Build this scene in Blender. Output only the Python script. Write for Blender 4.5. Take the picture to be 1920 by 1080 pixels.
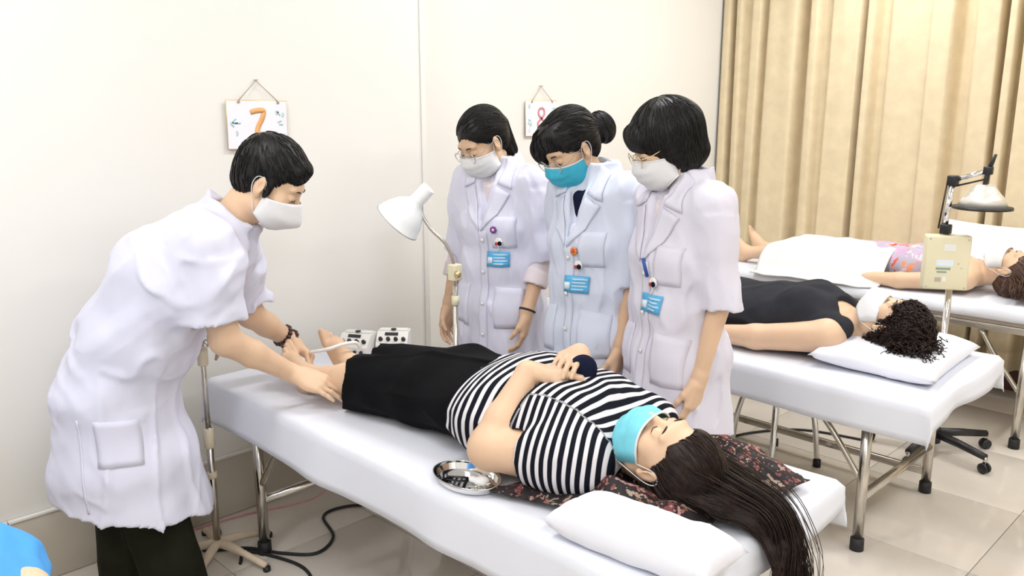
import bpy, bmesh, math, random
import numpy as np
from mathutils import Vector, Matrix

for _o in list(bpy.data.objects):
    bpy.data.objects.remove(_o)
SC = bpy.context.scene
COL = SC.collection
random.seed(7)
RNG = np.random.default_rng(11)

# ------------------------------------------------------------------ camera
cam_d = bpy.data.cameras.new('camera')
cam_d.sensor_width = 36.0
cam_d.lens = 30.0
cam_d.clip_start = 0.05
cam = bpy.data.objects.new('camera', cam_d)
COL.objects.link(cam)
cam.location = (0, 0, 1.6)
cam.rotation_euler = (math.radians(90 - 12.27), 0, math.radians(45))
SC.camera = cam

# ------------------------------------------------------------------ light
world = bpy.data.worlds.new('world')
SC.world = world
world.use_nodes = True
world.node_tree.nodes['Background'].inputs[0].default_value = (0.92, 0.96, 1.0, 1)
world.node_tree.nodes['Background'].inputs[1].default_value = 0.35
SC.view_settings.view_transform = 'Standard'
SC.view_settings.look = 'None'
SC.view_settings.exposure = 0.0
SC.view_settings.gamma = 1.0
SC.view_settings.use_curve_mapping = False
CEIL = 3.0
LAMPS = [(-1.9, 0.3), (-1.9, 2.7), (-1.9, 4.4), (0.4, 0.3), (0.4, 2.7), (0.4, 4.4), (2.0, -1.0), (-1.0, -1.2)]
LAMP_W = 22.5
for _i, (_x, _y) in enumerate(LAMPS):
    _l = bpy.data.lights.new('tube_light', 'AREA')
    _l.shape = 'RECTANGLE'
    _l.size = 0.35
    _l.size_y = 1.2
    _l.energy = LAMP_W
    _l.color = (0.99, 0.992, 1.0)
    _o = bpy.data.objects.new('tube_light', _l)
    _o.location = (_x, _y, CEIL - 0.10)
    COL.objects.link(_o)

# ------------------------------------------------------------------ helpers
def nz(v):
    v = np.asarray(v, float)
    return v / (np.linalg.norm(v) + 1e-12)

def V(*a):
    return np.array(a, float)

def tag(o, label=None, cat=None, group=None, kind=None):
    if label: o['label'] = label
    if cat: o['category'] = cat
    if group: o['group'] = group
    if kind: o['kind'] = kind
    return o

def thing(name, label, cat, loc=(0, 0, 0), group=None):
    o = bpy.data.objects.new(name, None)
    o.empty_display_size = 0.1
    o.location = loc
    COL.objects.link(o)
    return tag(o, label, cat, group)

def world_m(o):
    m = o.matrix_basis.copy()
    if o.parent:
        m = world_m(o.parent) @ o.matrix_parent_inverse @ m
    return m

def link(name, me, mat=None, parent=None):
    o = bpy.data.objects.new(name, me)
    COL.objects.link(o)
    if mat is not None and len(me.materials) == 0:
        me.materials.append(mat)
    if parent is not None:
        o.parent = parent
        o.matrix_parent_inverse = world_m(parent).inverted()
    return o

def origin_to(o, p):
    """move a top-level mesh's origin to p without moving its shape"""
    o.data.transform(Matrix.Translation(-Vector(p)))
    o.location = p
    return o

def np_mesh(name, verts, quads, smooth=True, tris=None):
    me = bpy.data.meshes.new(name)
    verts = np.ascontiguousarray(verts, dtype=np.float32)
    quads = np.ascontiguousarray(quads, dtype=np.int32).reshape(-1, 4)
    nt = 0 if tris is None else len(tris)
    me.vertices.add(len(verts))
    me.vertices.foreach_set('co', verts.ravel())
    loops = quads.ravel()
    starts = np.arange(len(quads), dtype=np.int32) * 4
    if nt:
        tris = np.ascontiguousarray(tris, dtype=np.int32).reshape(-1, 3)
        starts = np.concatenate([starts, len(loops) + np.arange(nt, dtype=np.int32) * 3])
        loops = np.concatenate([loops, tris.ravel()])
    me.loops.add(len(loops))
    me.loops.foreach_set('vertex_index', loops.astype(np.int32))
    me.polygons.add(len(starts))
    me.polygons.foreach_set('loop_start', starts.astype(np.int32))
    if smooth:
        me.polygons.foreach_set('use_smooth', np.ones(len(starts), dtype=bool))
    me.update(calc_edges=True)
    me.validate()
    return me

class MB:
    """collects shapes into one mesh"""
    def __init__(s):
        s.v = []; s.f = []; s.sm = []
    def add(s, verts, faces, smooth=False):
        n = len(s.v)
        s.v += [tuple(map(float, p)) for p in verts]
        s.f += [tuple(i + n for i in q) for q in faces]
        s.sm += [smooth] * len(faces)
        return s
    def box(s, lo, hi, bev=0.0, M=None):
        x0, y0, z0 = lo; x1, y1, z1 = hi
        bm = bmesh.new()
        bmesh.ops.create_cube(bm, size=1)
        for v in bm.verts:
            v.co = Vector(((v.co.x + .5) * (x1 - x0) + x0, (v.co.y + .5) * (y1 - y0) + y0, (v.co.z + .5) * (z1 - z0) + z0))
        if bev > 0:
            bmesh.ops.bevel(bm, geom=bm.edges[:], offset=bev, segments=2, profile=0.6, affect='EDGES', clamp_overlap=True)
        if M is not None:
            bm.transform(M)
        bm.verts.index_update()
        s.add([v.co for v in bm.verts], [[v.index for v in f.verts] for f in bm.faces], bev > 0)
        bm.free()
        return s
    def tube(s, pts, r, n=10, caps=True, smooth=True, closed=False):
        pts = [np.asarray(p, float) for p in pts]
        m = len(pts)
        rs = r if hasattr(r, '__len__') else [r] * m
        tang = []
        for i in range(m):
            if closed:
                a, b = pts[i - 1], pts[(i + 1) % m]
            else:
                a, b = pts[max(i - 1, 0)], pts[min(i + 1, m - 1)]
            tang.append(nz(b - a))
        t0 = tang[0]
        ref = V(0, 0, 1) if abs(t0[2]) < .9 else V(1, 0, 0)
        nrm = nz(np.cross(t0, ref))
        verts = []
        for i in range(m):
            t = tang[i]
            nrm = nz(nrm - t * np.dot(nrm, t))
            b = np.cross(t, nrm)
            for k in range(n):
                a = 2 * math.pi * k / n
                verts.append(pts[i] + (nrm * math.cos(a) + b * math.sin(a)) * rs[i])
        faces = []
        rng = range(m) if closed else range(m - 1)
        for i in rng:
            j = (i + 1) % m
            for k in range(n):
                k2 = (k + 1) % n
                faces.append((i * n + k, i * n + k2, j * n + k2, j * n + k))
        if caps and not closed:
            faces.append(tuple(range(n))[::-1])
            faces.append(tuple((m - 1) * n + k for k in range(n)))
        return s.add(verts, faces, smooth)
    def lathe(s, prof, c=(0, 0, 0), axis=(0, 0, 1), n=24, smooth=True, close=False):
        """prof: list of (radius, height) along axis"""
        w = nz(axis)
        ref = V(0, 0, 1) if abs(w[2]) < .9 else V(1, 0, 0)
        u = nz(np.cross(w, ref)); v = np.cross(w, u)
        c = np.asarray(c, float)
        verts = []
        for r, h in prof:
            for k in range(n):
                a = 2 * math.pi * k / n
                verts.append(c + w * h + (u * math.cos(a) + v * math.sin(a)) * max(r, 1e-5))
        faces = []
        m = len(prof)
        for i in range(m - 1):
            for k in range(n):
                k2 = (k + 1) % n
                faces.append((i * n + k, i * n + k2, (i + 1) * n + k2, (i + 1) * n + k))
        if close:
            for k in range(n):
                k2 = (k + 1) % n
                faces.append(((m - 1) * n + k, (m - 1) * n + k2, k2, k))
        return s.add(verts, faces, smooth)
    def grid(s, P, smooth=True):
        """P: rows x cols x 3"""
        P = np.asarray(P, float)
        a, b = P.shape[:2]
        faces = [(i * b + j, i * b + j + 1, (i + 1) * b + j + 1, (i + 1) * b + j) for i in range(a - 1) for j in range(b - 1)]
        return s.add(P.reshape(-1, 3), faces, smooth)
    def mesh(s, name):
        me = bpy.data.meshes.new(name)
        me.from_pydata(s.v, [], s.f)
        me.polygons.foreach_set('use_smooth', s.sm)
        me.update()
        return me
    def build(s, name, mat, parent=None, solid=None, sub=0):
        o = link(name, s.mesh(name), mat, parent)
        if solid:
            m = o.modifiers.new('thickness', 'SOLIDIFY')
            m.thickness = solid; m.offset = 0
        if sub:
            m = o.modifiers.new('smooth', 'SUBSURF')
            m.levels = sub; m.render_levels = sub
        return o

def spline(pts, n=8):
    """Catmull-Rom through points"""
    p = [np.asarray(q, float) for q in pts]
    p = [2 * p[0] - p[1]] + p + [2 * p[-1] - p[-2]]
    out = []
    for i in range(1, len(p) - 2):
        for k in range(n):
            t = k / n
            out.append(.5 * ((2 * p[i]) + (-p[i - 1] + p[i + 1]) * t + (2 * p[i - 1] - 5 * p[i] + 4 * p[i + 1] - p[i + 2]) * t * t
                             + (-p[i - 1] + 3 * p[i] - 3 * p[i + 1] + p[i + 2]) * t ** 3))
    out.append(p[-2])
    return out

# ------------------------------------------------------------------ materials
MATS = {}
def mat(name, col, rough=.6, metal=0.0, var=.06, vscale=6.0, bump=0.0, bscale=80.0, spec=.5, stretch=None, sss=0.0, sheen=0.0, coat=0.0, bdist=.002, ridged=False):
    if name in MATS: return MATS[name]
    m = bpy.data.materials.new(name)
    m.use_nodes = True
    nt = m.node_tree
    b = nt.nodes['Principled BSDF']
    b.inputs['Roughness'].default_value = rough
    b.inputs['Metallic'].default_value = metal
    b.inputs['Specular IOR Level'].default_value = spec
    if sheen: b.inputs['Sheen Weight'].default_value = sheen
    if coat: b.inputs['Coat Weight'].default_value = coat
    if sss:
        b.inputs['Subsurface Weight'].default_value = sss
        b.inputs['Subsurface Radius'].default_value = (.012, .005, .003)
        b.inputs['Subsurface Scale'].default_value = 1.0
    tc = nt.nodes.new('ShaderNodeTexCoord')
    mp = nt.nodes.new('ShaderNodeMapping')
    if stretch: mp.inputs['Scale'].default_value = stretch
    nt.links.new(tc.outputs['Object'], mp.inputs['Vector'])
    nz_ = nt.nodes.new('ShaderNodeTexNoise')
    nz_.inputs['Scale'].default_value = vscale
    nz_.inputs['Detail'].default_value = 4
    nt.links.new(mp.outputs[0], nz_.inputs['Vector'])
    rp = nt.nodes.new('ShaderNodeValToRGB')
    c = np.array(col[:3])
    rp.color_ramp.elements[0].position = .3
    rp.color_ramp.elements[1].position = .7
    rp.color_ramp.elements[0].color = (*np.clip(c * (1 - var), 0, 1), 1)
    rp.color_ramp.elements[1].color = (*np.clip(c * (1 + var), 0, 1), 1)
    nt.links.new(nz_.outputs['Fac'], rp.inputs[0])
    nt.links.new(rp.outputs[0], b.inputs['Base Color'])
    if bump:
        n2 = nt.nodes.new('ShaderNodeTexNoise')
        n2.inputs['Scale'].default_value = bscale
        n2.inputs['Detail'].default_value = 3
        if ridged:
            n2.noise_type = 'RIDGED_MULTIFRACTAL'
            n2.inputs['Detail'].default_value = 2.0
            n2.inputs['Distortion'].default_value = .6
        nt.links.new(mp.outputs[0], n2.inputs['Vector'])
        bp = nt.nodes.new('ShaderNodeBump')
        bp.inputs['Strength'].default_value = bump
        bp.inputs['Distance'].default_value = bdist
        nt.links.new(n2.outputs['Fac'], bp.inputs['Height'])
        nt.links.new(bp.outputs[0], b.inputs['Normal'])
    MATS[name] = m
    return m

def node(nt, t, **kw):
    n = nt.nodes.new(t)
    for k, v in kw.items(): setattr(n, k, v)
    return n

M_wall = mat('wall_paint', (.82, .80, .755), .7, var=.02, vscale=1.5, bump=.15, bscale=60, bdist=.001)
M_ceil = mat('ceiling_paint', (.86, .85, .83), .8, var=.02)
M_tile = mat('floor_tile', (.72, .66, .585), .10, var=.05, vscale=3.0, spec=.5)
M_grout = mat('grout', (.30, .26, .22), .9, var=.1, vscale=20)
M_skirt = mat('skirting_tile', (.56, .51, .43), .3, var=.06, vscale=4)
M_skirt_d = mat('dark_skirting', (.10, .035, .03), .4, var=.15, vscale=8)
M_curtain = mat('curtain_fabric', (.74, .62, .415), .75, var=.06, vscale=14, bump=.25, bscale=500, sheen=.15)
M_steel = mat('brushed_steel', (.60, .57, .52), .22, 1.0, var=.08, vscale=10)
M_chrome = mat('chrome', (.80, .80, .80), .08, 1.0, var=.02)
M_rubber = mat('black_rubber', (.015, .015, .016), .6, var=.2)
M_blackpl = mat('black_plastic', (.012, .012, .014), .4, var=.2)
M_cream = mat('cream_plastic', (.80, .74, .52), .4, var=.03)
M_beige = mat('beige_plastic', (.72, .64, .48), .45, var=.05)
M_white = mat('white_enamel', (.86, .88, .88), .25, var=.02, coat=.3)
M_whitepl = mat('white_plastic', (.85, .84, .80), .35, var=.03)
M_sheet = mat('bed_linen', (.78, .80, .87), .85, var=.02, vscale=3, bump=.35, bscale=5, bdist=.006, ridged=True, stretch=(1, .6, 1))
M_pillow = mat('pillow_cotton', (.84, .85, .92), .85, var=.02, vscale=5, bump=.3, bscale=9, bdist=.005, ridged=True)
M_vinyl = mat('mattress_vinyl', (.45, .40, .34), .5, var=.08)
M_towel = mat('white_towel', (.80, .80, .78), .95, var=.02, bump=.5, bscale=300, bdist=.003)
M_coat = mat('lab_coat_cotton', (.79, .775, .88), .8, var=.02, vscale=6, bump=.35, bscale=14, bdist=.006, stretch=(1.6, 1.6, .7))
M_skin = mat('skin_light', (.74, .505, .335), .5, var=.05, vscale=9, sss=.12, bump=.12, bscale=120, bdist=.001)
M_skin2 = mat('skin_tan', (.67, .44, .285), .5, var=.06, vscale=9, sss=.12, bump=.12, bscale=120, bdist=.001)
M_hair = mat('black_hair', (.006, .005, .0045), .40, var=.5, vscale=90, bump=.4, bscale=260, bdist=.002, spec=.35)
M_hairbr = mat('brown_hair', (.017, .007, .0045), .42, var=.6, vscale=60, bump=.4, bscale=260, bdist=.002, spec=.3)
M_hairlt = mat('chestnut_hair', (.09, .04, .022), .42, var=.5, vscale=60, bump=.4, bscale=260, bdist=.002)
M_maskw = mat('white_mask_fabric', (.78, .78, .79), .8, var=.02, vscale=30)
M_maskb = mat('blue_mask_fabric', (.045, .46, .64), .7, var=.08, vscale=30)
M_maskb2 = mat('pale_blue_mask_fabric', (.20, .66, .78), .7, var=.08, vscale=30)
M_trouser = mat('olive_black_trousers', (.012, .013, .007), .9, var=.25, vscale=10, spec=.12, bump=.5, bscale=8, bdist=.008, ridged=True)
M_blackcl = mat('black_cloth', (.0035, .0035, .0045), .9, var=.3, vscale=12, spec=.12, bump=.5, bscale=7, bdist=.008, ridged=True)
M_shoe = mat('black_shoe_leather', (.012, .012, .012), .3, var=.2)
M_navy = mat('navy_cloth', (.007, .009, .030), .85, var=.2, vscale=40, spec=.15)
M_grey = mat('charcoal_jersey', (.030, .031, .038), .88, var=.12, vscale=14, spec=.15, bump=.5, bscale=9, bdist=.008, ridged=True)
M_shirtw = mat('pinkish_shirt', (.74, .66, .68), .85, var=.05)
M_blue = mat('sky_blue_cloth', (.07, .34, .78), .8, var=.08, vscale=10, bump=.4, bscale=20, bdist=.005)
M_badge = mat('badge_blue', (.10, .45, .78), .35, var=.08, vscale=40)
M_badgew = mat('badge_white', (.75, .85, .92), .35, var=.05)
M_red = mat('red_plastic', (.62, .05, .04), .35, var=.1)
M_purple = mat('purple_enamel', (.22, .04, .30), .35, var=.2)
M_orange = mat('orange_enamel', (.75, .25, .05), .4, var=.1)
M_bluepl = mat('blue_plastic', (.03, .10, .42), .35, var=.1)
M_gold = mat('gold_wire', (.72, .56, .30), .3, .9, var=.08)
M_paper = mat('printed_paper', (.84, .83, .88), .6, var=.03, vscale=8)
M_num7 = mat('orange_print', (.82, .42, .16), .6, var=.15, vscale=12)
M_num8 = mat('rose_print', (.72, .28, .34), .6, var=.15, vscale=12)
M_doodle = mat('teal_print', (.45, .66, .70), .6, var=.2, vscale=20)
M_string = mat('jute_string', (.42, .34, .25), .8, var=.1)
M_bead = mat('dark_wood_beads', (.045, .015, .010), .3, var=.3, vscale=60)
M_clear = mat('white_tubing', (.9, .9, .88), .3, var=.02)
M_wood = mat('pale_wood', (.70, .58, .44), .5, var=.1, vscale=12)
M_text = mat('printed_text', (.25, .36, .32), .6, var=.1)

M_glass = bpy.data.materials.new('clear_lens'); M_glass.use_nodes = True
_nt = M_glass.node_tree
_b = _nt.nodes['Principled BSDF']
_b.inputs['Base Color'].default_value = (.95, .97, .97, 1)
_b.inputs['Roughness'].default_value = .03
_b.inputs['Alpha'].default_value = .16

M_lampglow = bpy.data.materials.new('lit_tube'); M_lampglow.use_nodes = True
_b = M_lampglow.node_tree.nodes['Principled BSDF']
_b.inputs['Base Color'].default_value = (1, 1, 1, 1)
_b.inputs['Emission Color'].default_value = (.975, .985, 1, 1)
_b.inputs['Emission Strength'].default_value = 6.0

def attr_mat(name, cols, rough=.85, metal=0, attr='tone', bump=0, bscale=20, noise=0.0):
    """colour chosen by a stored per-vertex print value: cols = [(pos, colour)...] constant steps"""
    m = bpy.data.materials.new(name); m.use_nodes = True
    nt = m.node_tree; b = nt.nodes['Principled BSDF']
    b.inputs['Roughness'].default_value = rough
    b.inputs['Specular IOR Level'].default_value = .15
    a = node(nt, 'ShaderNodeAttribute', attribute_name=attr)
    fr = node(nt, 'ShaderNodeMath', operation='FRACT')
    nt.links.new(a.outputs['Fac'], fr.inputs[0])
    rp = node(nt, 'ShaderNodeValToRGB')
    rp.color_ramp.interpolation = 'LINEAR'
    el = rp.color_ramp.elements
    while len(el) < len(cols): el.new(.5)
    for e, (p, c) in zip(el, cols):
        e.position = p; e.color = (*c, 1)
    nt.links.new(fr.outputs[0], rp.inputs[0])
    nt.links.new(rp.outputs[0], b.inputs['Base Color'])
    if bump:
        tc = node(nt, 'ShaderNodeTexCoord')
        n2 = node(nt, 'ShaderNodeTexNoise'); n2.inputs['Scale'].default_value = bscale
        nt.links.new(tc.outputs['Object'], n2.inputs['Vector'])
        bp = node(nt, 'ShaderNodeBump'); bp.inputs['Strength'].default_value = bump; bp.inputs['Distance'].default_value = .006
        nt.links.new(n2.outputs['Fac'], bp.inputs['Height'])
        nt.links.new(bp.outputs[0], b.inputs['Normal'])
    return m
_k, _w = (.005, .006, .012), (.72, .70, .72)
M_stripe = attr_mat('black_white_stripe', [(0, _k), (.50, _k), (.56, _w), (.94, _w), (1.0, _k)], bump=.3)

def spot_mat(name, base, spots, scale, thresh=.45, rough=.8):
    """voronoi print of small flecks on a base colour"""
    m = bpy.data.materials.new(name); m.use_nodes = True
    nt = m.node_tree; b = nt.nodes['Principled BSDF']
    b.inputs['Roughness'].default_value = rough
    tc = node(nt, 'ShaderNodeTexCoord')
    ns = node(nt, 'ShaderNodeTexNoise'); ns.inputs['Scale'].default_value = scale * .9
    mx = node(nt, 'ShaderNodeMix', data_type='RGBA'); mx.inputs[0].default_value = .12
    nt.links.new(tc.outputs['Object'], mx.inputs[6]); nt.links.new(ns.outputs['Color'], mx.inputs[7])
    nt.links.new(tc.outputs['Object'], ns.inputs['Vector'])
    vo = node(nt, 'ShaderNodeTexVoronoi'); vo.inputs['Scale'].default_value = scale
    nt.links.new(mx.outputs[2], vo.inputs['Vector'])
    r1 = node(nt, 'ShaderNodeValToRGB'); r1.color_ramp.interpolation = 'CONSTANT'
    el = r1.color_ramp.elements
    cols = spots
    while len(el) < len(cols): el.new(.5)
    for i, (e, c) in enumerate(zip(el, cols)):
        e.position = i / len(cols); e.color = (*c, 1)
    sx = node(nt, 'ShaderNodeSeparateColor')
    nt.links.new(vo.outputs['Color'], sx.inputs[0])
    nt.links.new(sx.outputs[0], r1.inputs[0])
    r2 = node(nt, 'ShaderNodeValToRGB')
    r2.color_ramp.elements[0].position = thresh - .04; r2.color_ramp.elements[0].color = (1, 1, 1, 1)
    r2.color_ramp.elements[1].position = thresh + .04; r2.color_ramp.elements[1].color = (0, 0, 0, 1)
    nt.links.new(vo.outputs['Distance'], r2.inputs[0])
    m2 = node(nt, 'ShaderNodeMix', data_type='RGBA')
    m2.inputs[6].default_value = (*base, 1)
    nt.links.new(r2.outputs[0], m2.inputs[0]); nt.links.new(r1.outputs[0], m2.inputs[7])
    nt.links.new(m2.outputs[2], b.inputs['Base Color'])
    return m
M_floral = spot_mat('dark_floral_print', (.012, .008, .010), [(.30, .12, .09), (.02, .012, .014), (.42, .24, .20), (.02, .012, .014), (.20, .05, .05), (.34, .26, .20)], 40, .49)
M_bloom = spot_mat('pink_flower_print', (.50, .45, .56), [(.75, .12, .06), (.85, .32, .16), (.62, .36, .58), (.42, .42, .50), (.80, .62, .70)], 26, .5)

# ------------------------------------------------------------------ implicit solids -> smooth continuous meshes
def vnoise(x, y, z, seed=0):
    """smooth value noise in -1..1"""
    xi = np.floor(x).astype(np.int64); yi = np.floor(y).astype(np.int64); zi = np.floor(z).astype(np.int64)
    fx = x - xi; fy = y - yi; fz = z - zi
    fx = fx * fx * (3 - 2 * fx); fy = fy * fy * (3 - 2 * fy); fz = fz * fz * (3 - 2 * fz)
    def h(a, b, c):
        n = (a * 374761393 + b * 668265263 + c * 2147483647 + seed * 974634777) & 0xffffffff
        n = ((n ^ (n >> 13)) * 1274126177) & 0xffffffff
        return ((n ^ (n >> 16)) & 0xffff) / 32767.5 - 1.0
    r = 0
    for dx in (0, 1):
        wx = fx if dx else 1 - fx
        for dy in (0, 1):
            wy = fy if dy else 1 - fy
            for dz in (0, 1):
                wz = fz if dz else 1 - fz
                r = r + wx * wy * wz * h(xi + dx, yi + dy, zi + dz)
    return r

EDG = [((0, 0, 0), (1, 0, 0)), ((0, 1, 0), (1, 1, 0)), ((0, 0, 1), (1, 0, 1)), ((0, 1, 1), (1, 1, 1)),
       ((0, 0, 0), (0, 1, 0)), ((1, 0, 0), (1, 1, 0)), ((0, 0, 1), (0, 1, 1)), ((1, 0, 1), (1, 1, 1)),
       ((0, 0, 0), (0, 0, 1)), ((1, 0, 0), (1, 0, 1)), ((0, 1, 0), (0, 1, 1)), ((1, 1, 0), (1, 1, 1))]

def surface_nets(F, lo, h, mask=None):
    s = F < 0
    n = np.array(F.shape)
    c = np.zeros(n - 1, np.uint8)
    for i in (0, 1):
        for j in (0, 1):
            for k in (0, 1):
                c += s[i:n[0] - 1 + i, j:n[1] - 1 + j, k:n[2] - 1 + k]
    mixed = (c > 0) & (c < 8)
    I = np.argwhere(mixed)
    if mask is not None and len(I):
        keep = mask(lo + (I + .5) * h)
        mixed[tuple(I[~keep].T)] = False
        I = I[keep]
    if len(I) == 0:
        return np.zeros((0, 3)), np.zeros((0, 4), int)
    acc = np.zeros((len(I), 3)); cnt = np.zeros(len(I))
    for a, b in EDG:
        a = np.array(a); b = np.array(b)
        fa = F[tuple((I + a).T)].astype(np.float64); fb = F[tuple((I + b).T)].astype(np.float64)
        m = (fa < 0) != (fb < 0)
        t = np.where(m, fa / np.where(m, fa - fb, 1), 0)
        p = a + (b - a) * t[:, None]
        acc += p * m[:, None]; cnt += m
    verts = lo + (I + acc / cnt[:, None]) * h
    idx = np.full(mixed.shape, -1, np.int32)
    idx[tuple(I.T)] = np.arange(len(I))
    quads = []
    for ax in range(3):
        o1, o2 = [(1, 2), (2, 0), (0, 1)][ax]
        sl0 = [slice(None)] * 3; sl1 = [slice(None)] * 3
        sl0[ax] = slice(0, n[ax] - 1); sl1[ax] = slice(1, n[ax])
        for o in (o1, o2):
            sl0[o] = slice(1, n[o] - 1); sl1[o] = slice(1, n[o] - 1)
        A = s[tuple(sl0)]; B = s[tuple(sl1)]
        E = np.argwhere(A != B)
        if len(E) == 0: continue
        flip = A[tuple(E.T)]
        base = E.copy()
        base[:, o1] += 1; base[:, o2] += 1
        d1 = np.zeros(3, int); d1[o1] = 1
        d2 = np.zeros(3, int); d2[o2] = 1
        q = np.stack([idx[tuple((base - d1 - d2).T)], idx[tuple((base - d2).T)], idx[tuple(base.T)], idx[tuple((base - d1).T)]], 1)
        q[~flip] = q[~flip][:, ::-1]
        quads.append(q[(q >= 0).all(1)])
    return verts, np.concatenate(quads) if quads else np.zeros((0, 4), int)

class Solid:
    def __init__(s):
        s.ops = []
    def _op(s, pts, pad, fn, k, m):
        pts = np.asarray(pts, float)
        s.ops.append((pts.min(0) - pad, pts.max(0) + pad, fn, k, m))
        return s
    def rc(s, a, b, ra, rb=None, k=.02, m='u'):
        """tapered capsule"""
        a = np.asarray(a, float); b = np.asarray(b, float)
        rb = ra if rb is None else rb
        w = b - a; L2 = max(float(w @ w), 1e-9)
        def fn(X, Y, Z):
            x = X - a[0]; y = Y - a[1]; z = Z - a[2]
            t = np.clip((x * w[0] + y * w[1] + z * w[2]) / L2, 0, 1)
            return np.sqrt((x - t * w[0]) ** 2 + (y - t * w[1]) ** 2 + (z - t * w[2]) ** 2) - (ra + (rb - ra) * t)
        return s._op([a, b], max(ra, rb), fn, k, m)
    def fc(s, a, b, ra, rb=None, k=.02, m='u'):
        """flat-ended cone"""
        a = np.asarray(a, float); b = np.asarray(b, float)
        rb = ra if rb is None else rb
        L = float(np.linalg.norm(b - a)); w = (b - a) / L
        def fn(X, Y, Z):
            x = X - a[0]; y = Y - a[1]; z = Z - a[2]
            t = x * w[0] + y * w[1] + z * w[2]
            r = np.sqrt(np.maximum(x * x + y * y + z * z - t * t, 0))
            rr = ra + (rb - ra) * np.clip(t / L, 0, 1)
            return np.maximum(np.maximum(r - rr, -t), t - L)
        return s._op([a, b], max(ra, rb), fn, k, m)
    def ell(s, c, r, R=None, k=.02, m='u'):
        """ellipsoid; R rows are its local axes"""
        c = np.asarray(c, float); r = np.asarray(r, float)
        R = np.eye(3) if R is None else np.asarray(R, float)
        def fn(X, Y, Z):
            x = X - c[0]; y = Y - c[1]; z = Z - c[2]
            p = (x * R[0, 0] + y * R[0, 1] + z * R[0, 2]) / r[0]
            q = (x * R[1, 0] + y * R[1, 1] + z * R[1, 2]) / r[1]
            o = (x * R[2, 0] + y * R[2, 1] + z * R[2, 2]) / r[2]
            k0 = np.sqrt(p * p + q * q + o * o)
            k1 = np.sqrt((p / r[0]) ** 2 + (q / r[1]) ** 2 + (o / r[2]) ** 2) + 1e-6
            return np.where(k0 < .05, -r.min(), k0 * (k0 - 1) / k1)
        return s._op([c], r.max(), fn, k, m)
    def ec(s, a, b, ra, rb, side, k=.04, m='u', cap=.6):
        """elliptic cone from a to b; ra,rb = (half width along side, half depth)"""
        a = np.asarray(a, float); b = np.asarray(b, float)
        L = float(np.linalg.norm(b - a)); w = (b - a) / L
        sd = np.asarray(side, float); sd = nz(sd - w * (sd @ w)); fr = np.cross(w, sd)
        def fn(X, Y, Z):
            x = X - a[0]; y = Y - a[1]; z = Z - a[2]
            t = x * w[0] + y * w[1] + z * w[2]
            p = x * sd[0] + y * sd[1] + z * sd[2]
            q = x * fr[0] + y * fr[1] + z * fr[2]
            tc = np.clip(t, 0, L)
            u = tc / L
            rx = ra[0] + (rb[0] - ra[0]) * u; ry = ra[1] + (rb[1] - ra[1]) * u
            cz = np.minimum(rx, ry) * cap
            zz = (t - tc) / cz
            p = p / rx; q = q / ry
            k0 = np.sqrt(p * p + q * q + zz * zz)
            k1 = np.sqrt((p / rx) ** 2 + (q / ry) ** 2 + (zz / cz) ** 2) + 1e-6
            return np.where(k0 < .05, -np.minimum(rx, ry), k0 * (k0 - 1) / k1)
        return s._op([a, b], max(*ra, *rb), fn, k, m)
    def box(s, c, r, R=None, rad=.01, k=.01, m='u'):
        c = np.asarray(c, float); r = np.asarray(r, float) - rad
        R = np.eye(3) if R is None else np.asarray(R, float)
        def fn(X, Y, Z):
            x = X - c[0]; y = Y - c[1]; z = Z - c[2]
            p = np.abs(x * R[0, 0] + y * R[0, 1] + z * R[0, 2]) - r[0]
            q = np.abs(x * R[1, 0] + y * R[1, 1] + z * R[1, 2]) - r[1]
            o = np.abs(x * R[2, 0] + y * R[2, 1] + z * R[2, 2]) - r[2]
            return np.sqrt(np.maximum(p, 0) ** 2 + np.maximum(q, 0) ** 2 + np.maximum(o, 0) ** 2) + np.minimum(np.maximum(p, np.maximum(q, o)), 0) - rad
        return s._op([c], float(np.linalg.norm(r)) + rad, fn, k, m)
    def cut(s, c, n, k=0.0):
        """keep the side where (p-c).n < 0"""
        c = np.asarray(c, float); n = nz(n)
        def fn(X, Y, Z):
            return (X - c[0]) * n[0] + (Y - c[1]) * n[1] + (Z - c[2]) * n[2]
        s.ops.append((None, None, fn, k, 'i'))
        return s
    @staticmethod
    def _comb(a, d, k, m):
        if m == 'u':
            if k <= 0: return np.minimum(a, d)
            h = np.maximum(k - np.abs(a - d), 0)
            return np.minimum(a, d) - h * h / (4 * k)
        if m == 's': d = -d
        if k <= 0: return np.maximum(a, d)
        h = np.maximum(k - np.abs(a - d), 0)
        return np.maximum(a, d) + h * h / (4 * k)
    def sample(s, P):
        P = np.asarray(P, float)
        X, Y, Z = P[..., 0], P[..., 1], P[..., 2]
        a = np.full(X.shape, 1.0)
        for lo, hi, fn, k, m in s.ops:
            a = s._comb(a, fn(X, Y, Z), k, m)
        return a
    def grad(s, P, e=.002):
        g = np.stack([s.sample(P + d) - s.sample(P - d) for d in np.eye(3) * e], -1)
        return g / (np.linalg.norm(g, axis=-1, keepdims=True) + 1e-9)
    def bounds(s):
        lo = np.min([o[0] for o in s.ops if o[4] == 'u'], 0); hi = np.max([o[1] for o in s.ops if o[4] == 'u'], 0)
        return lo, hi
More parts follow.
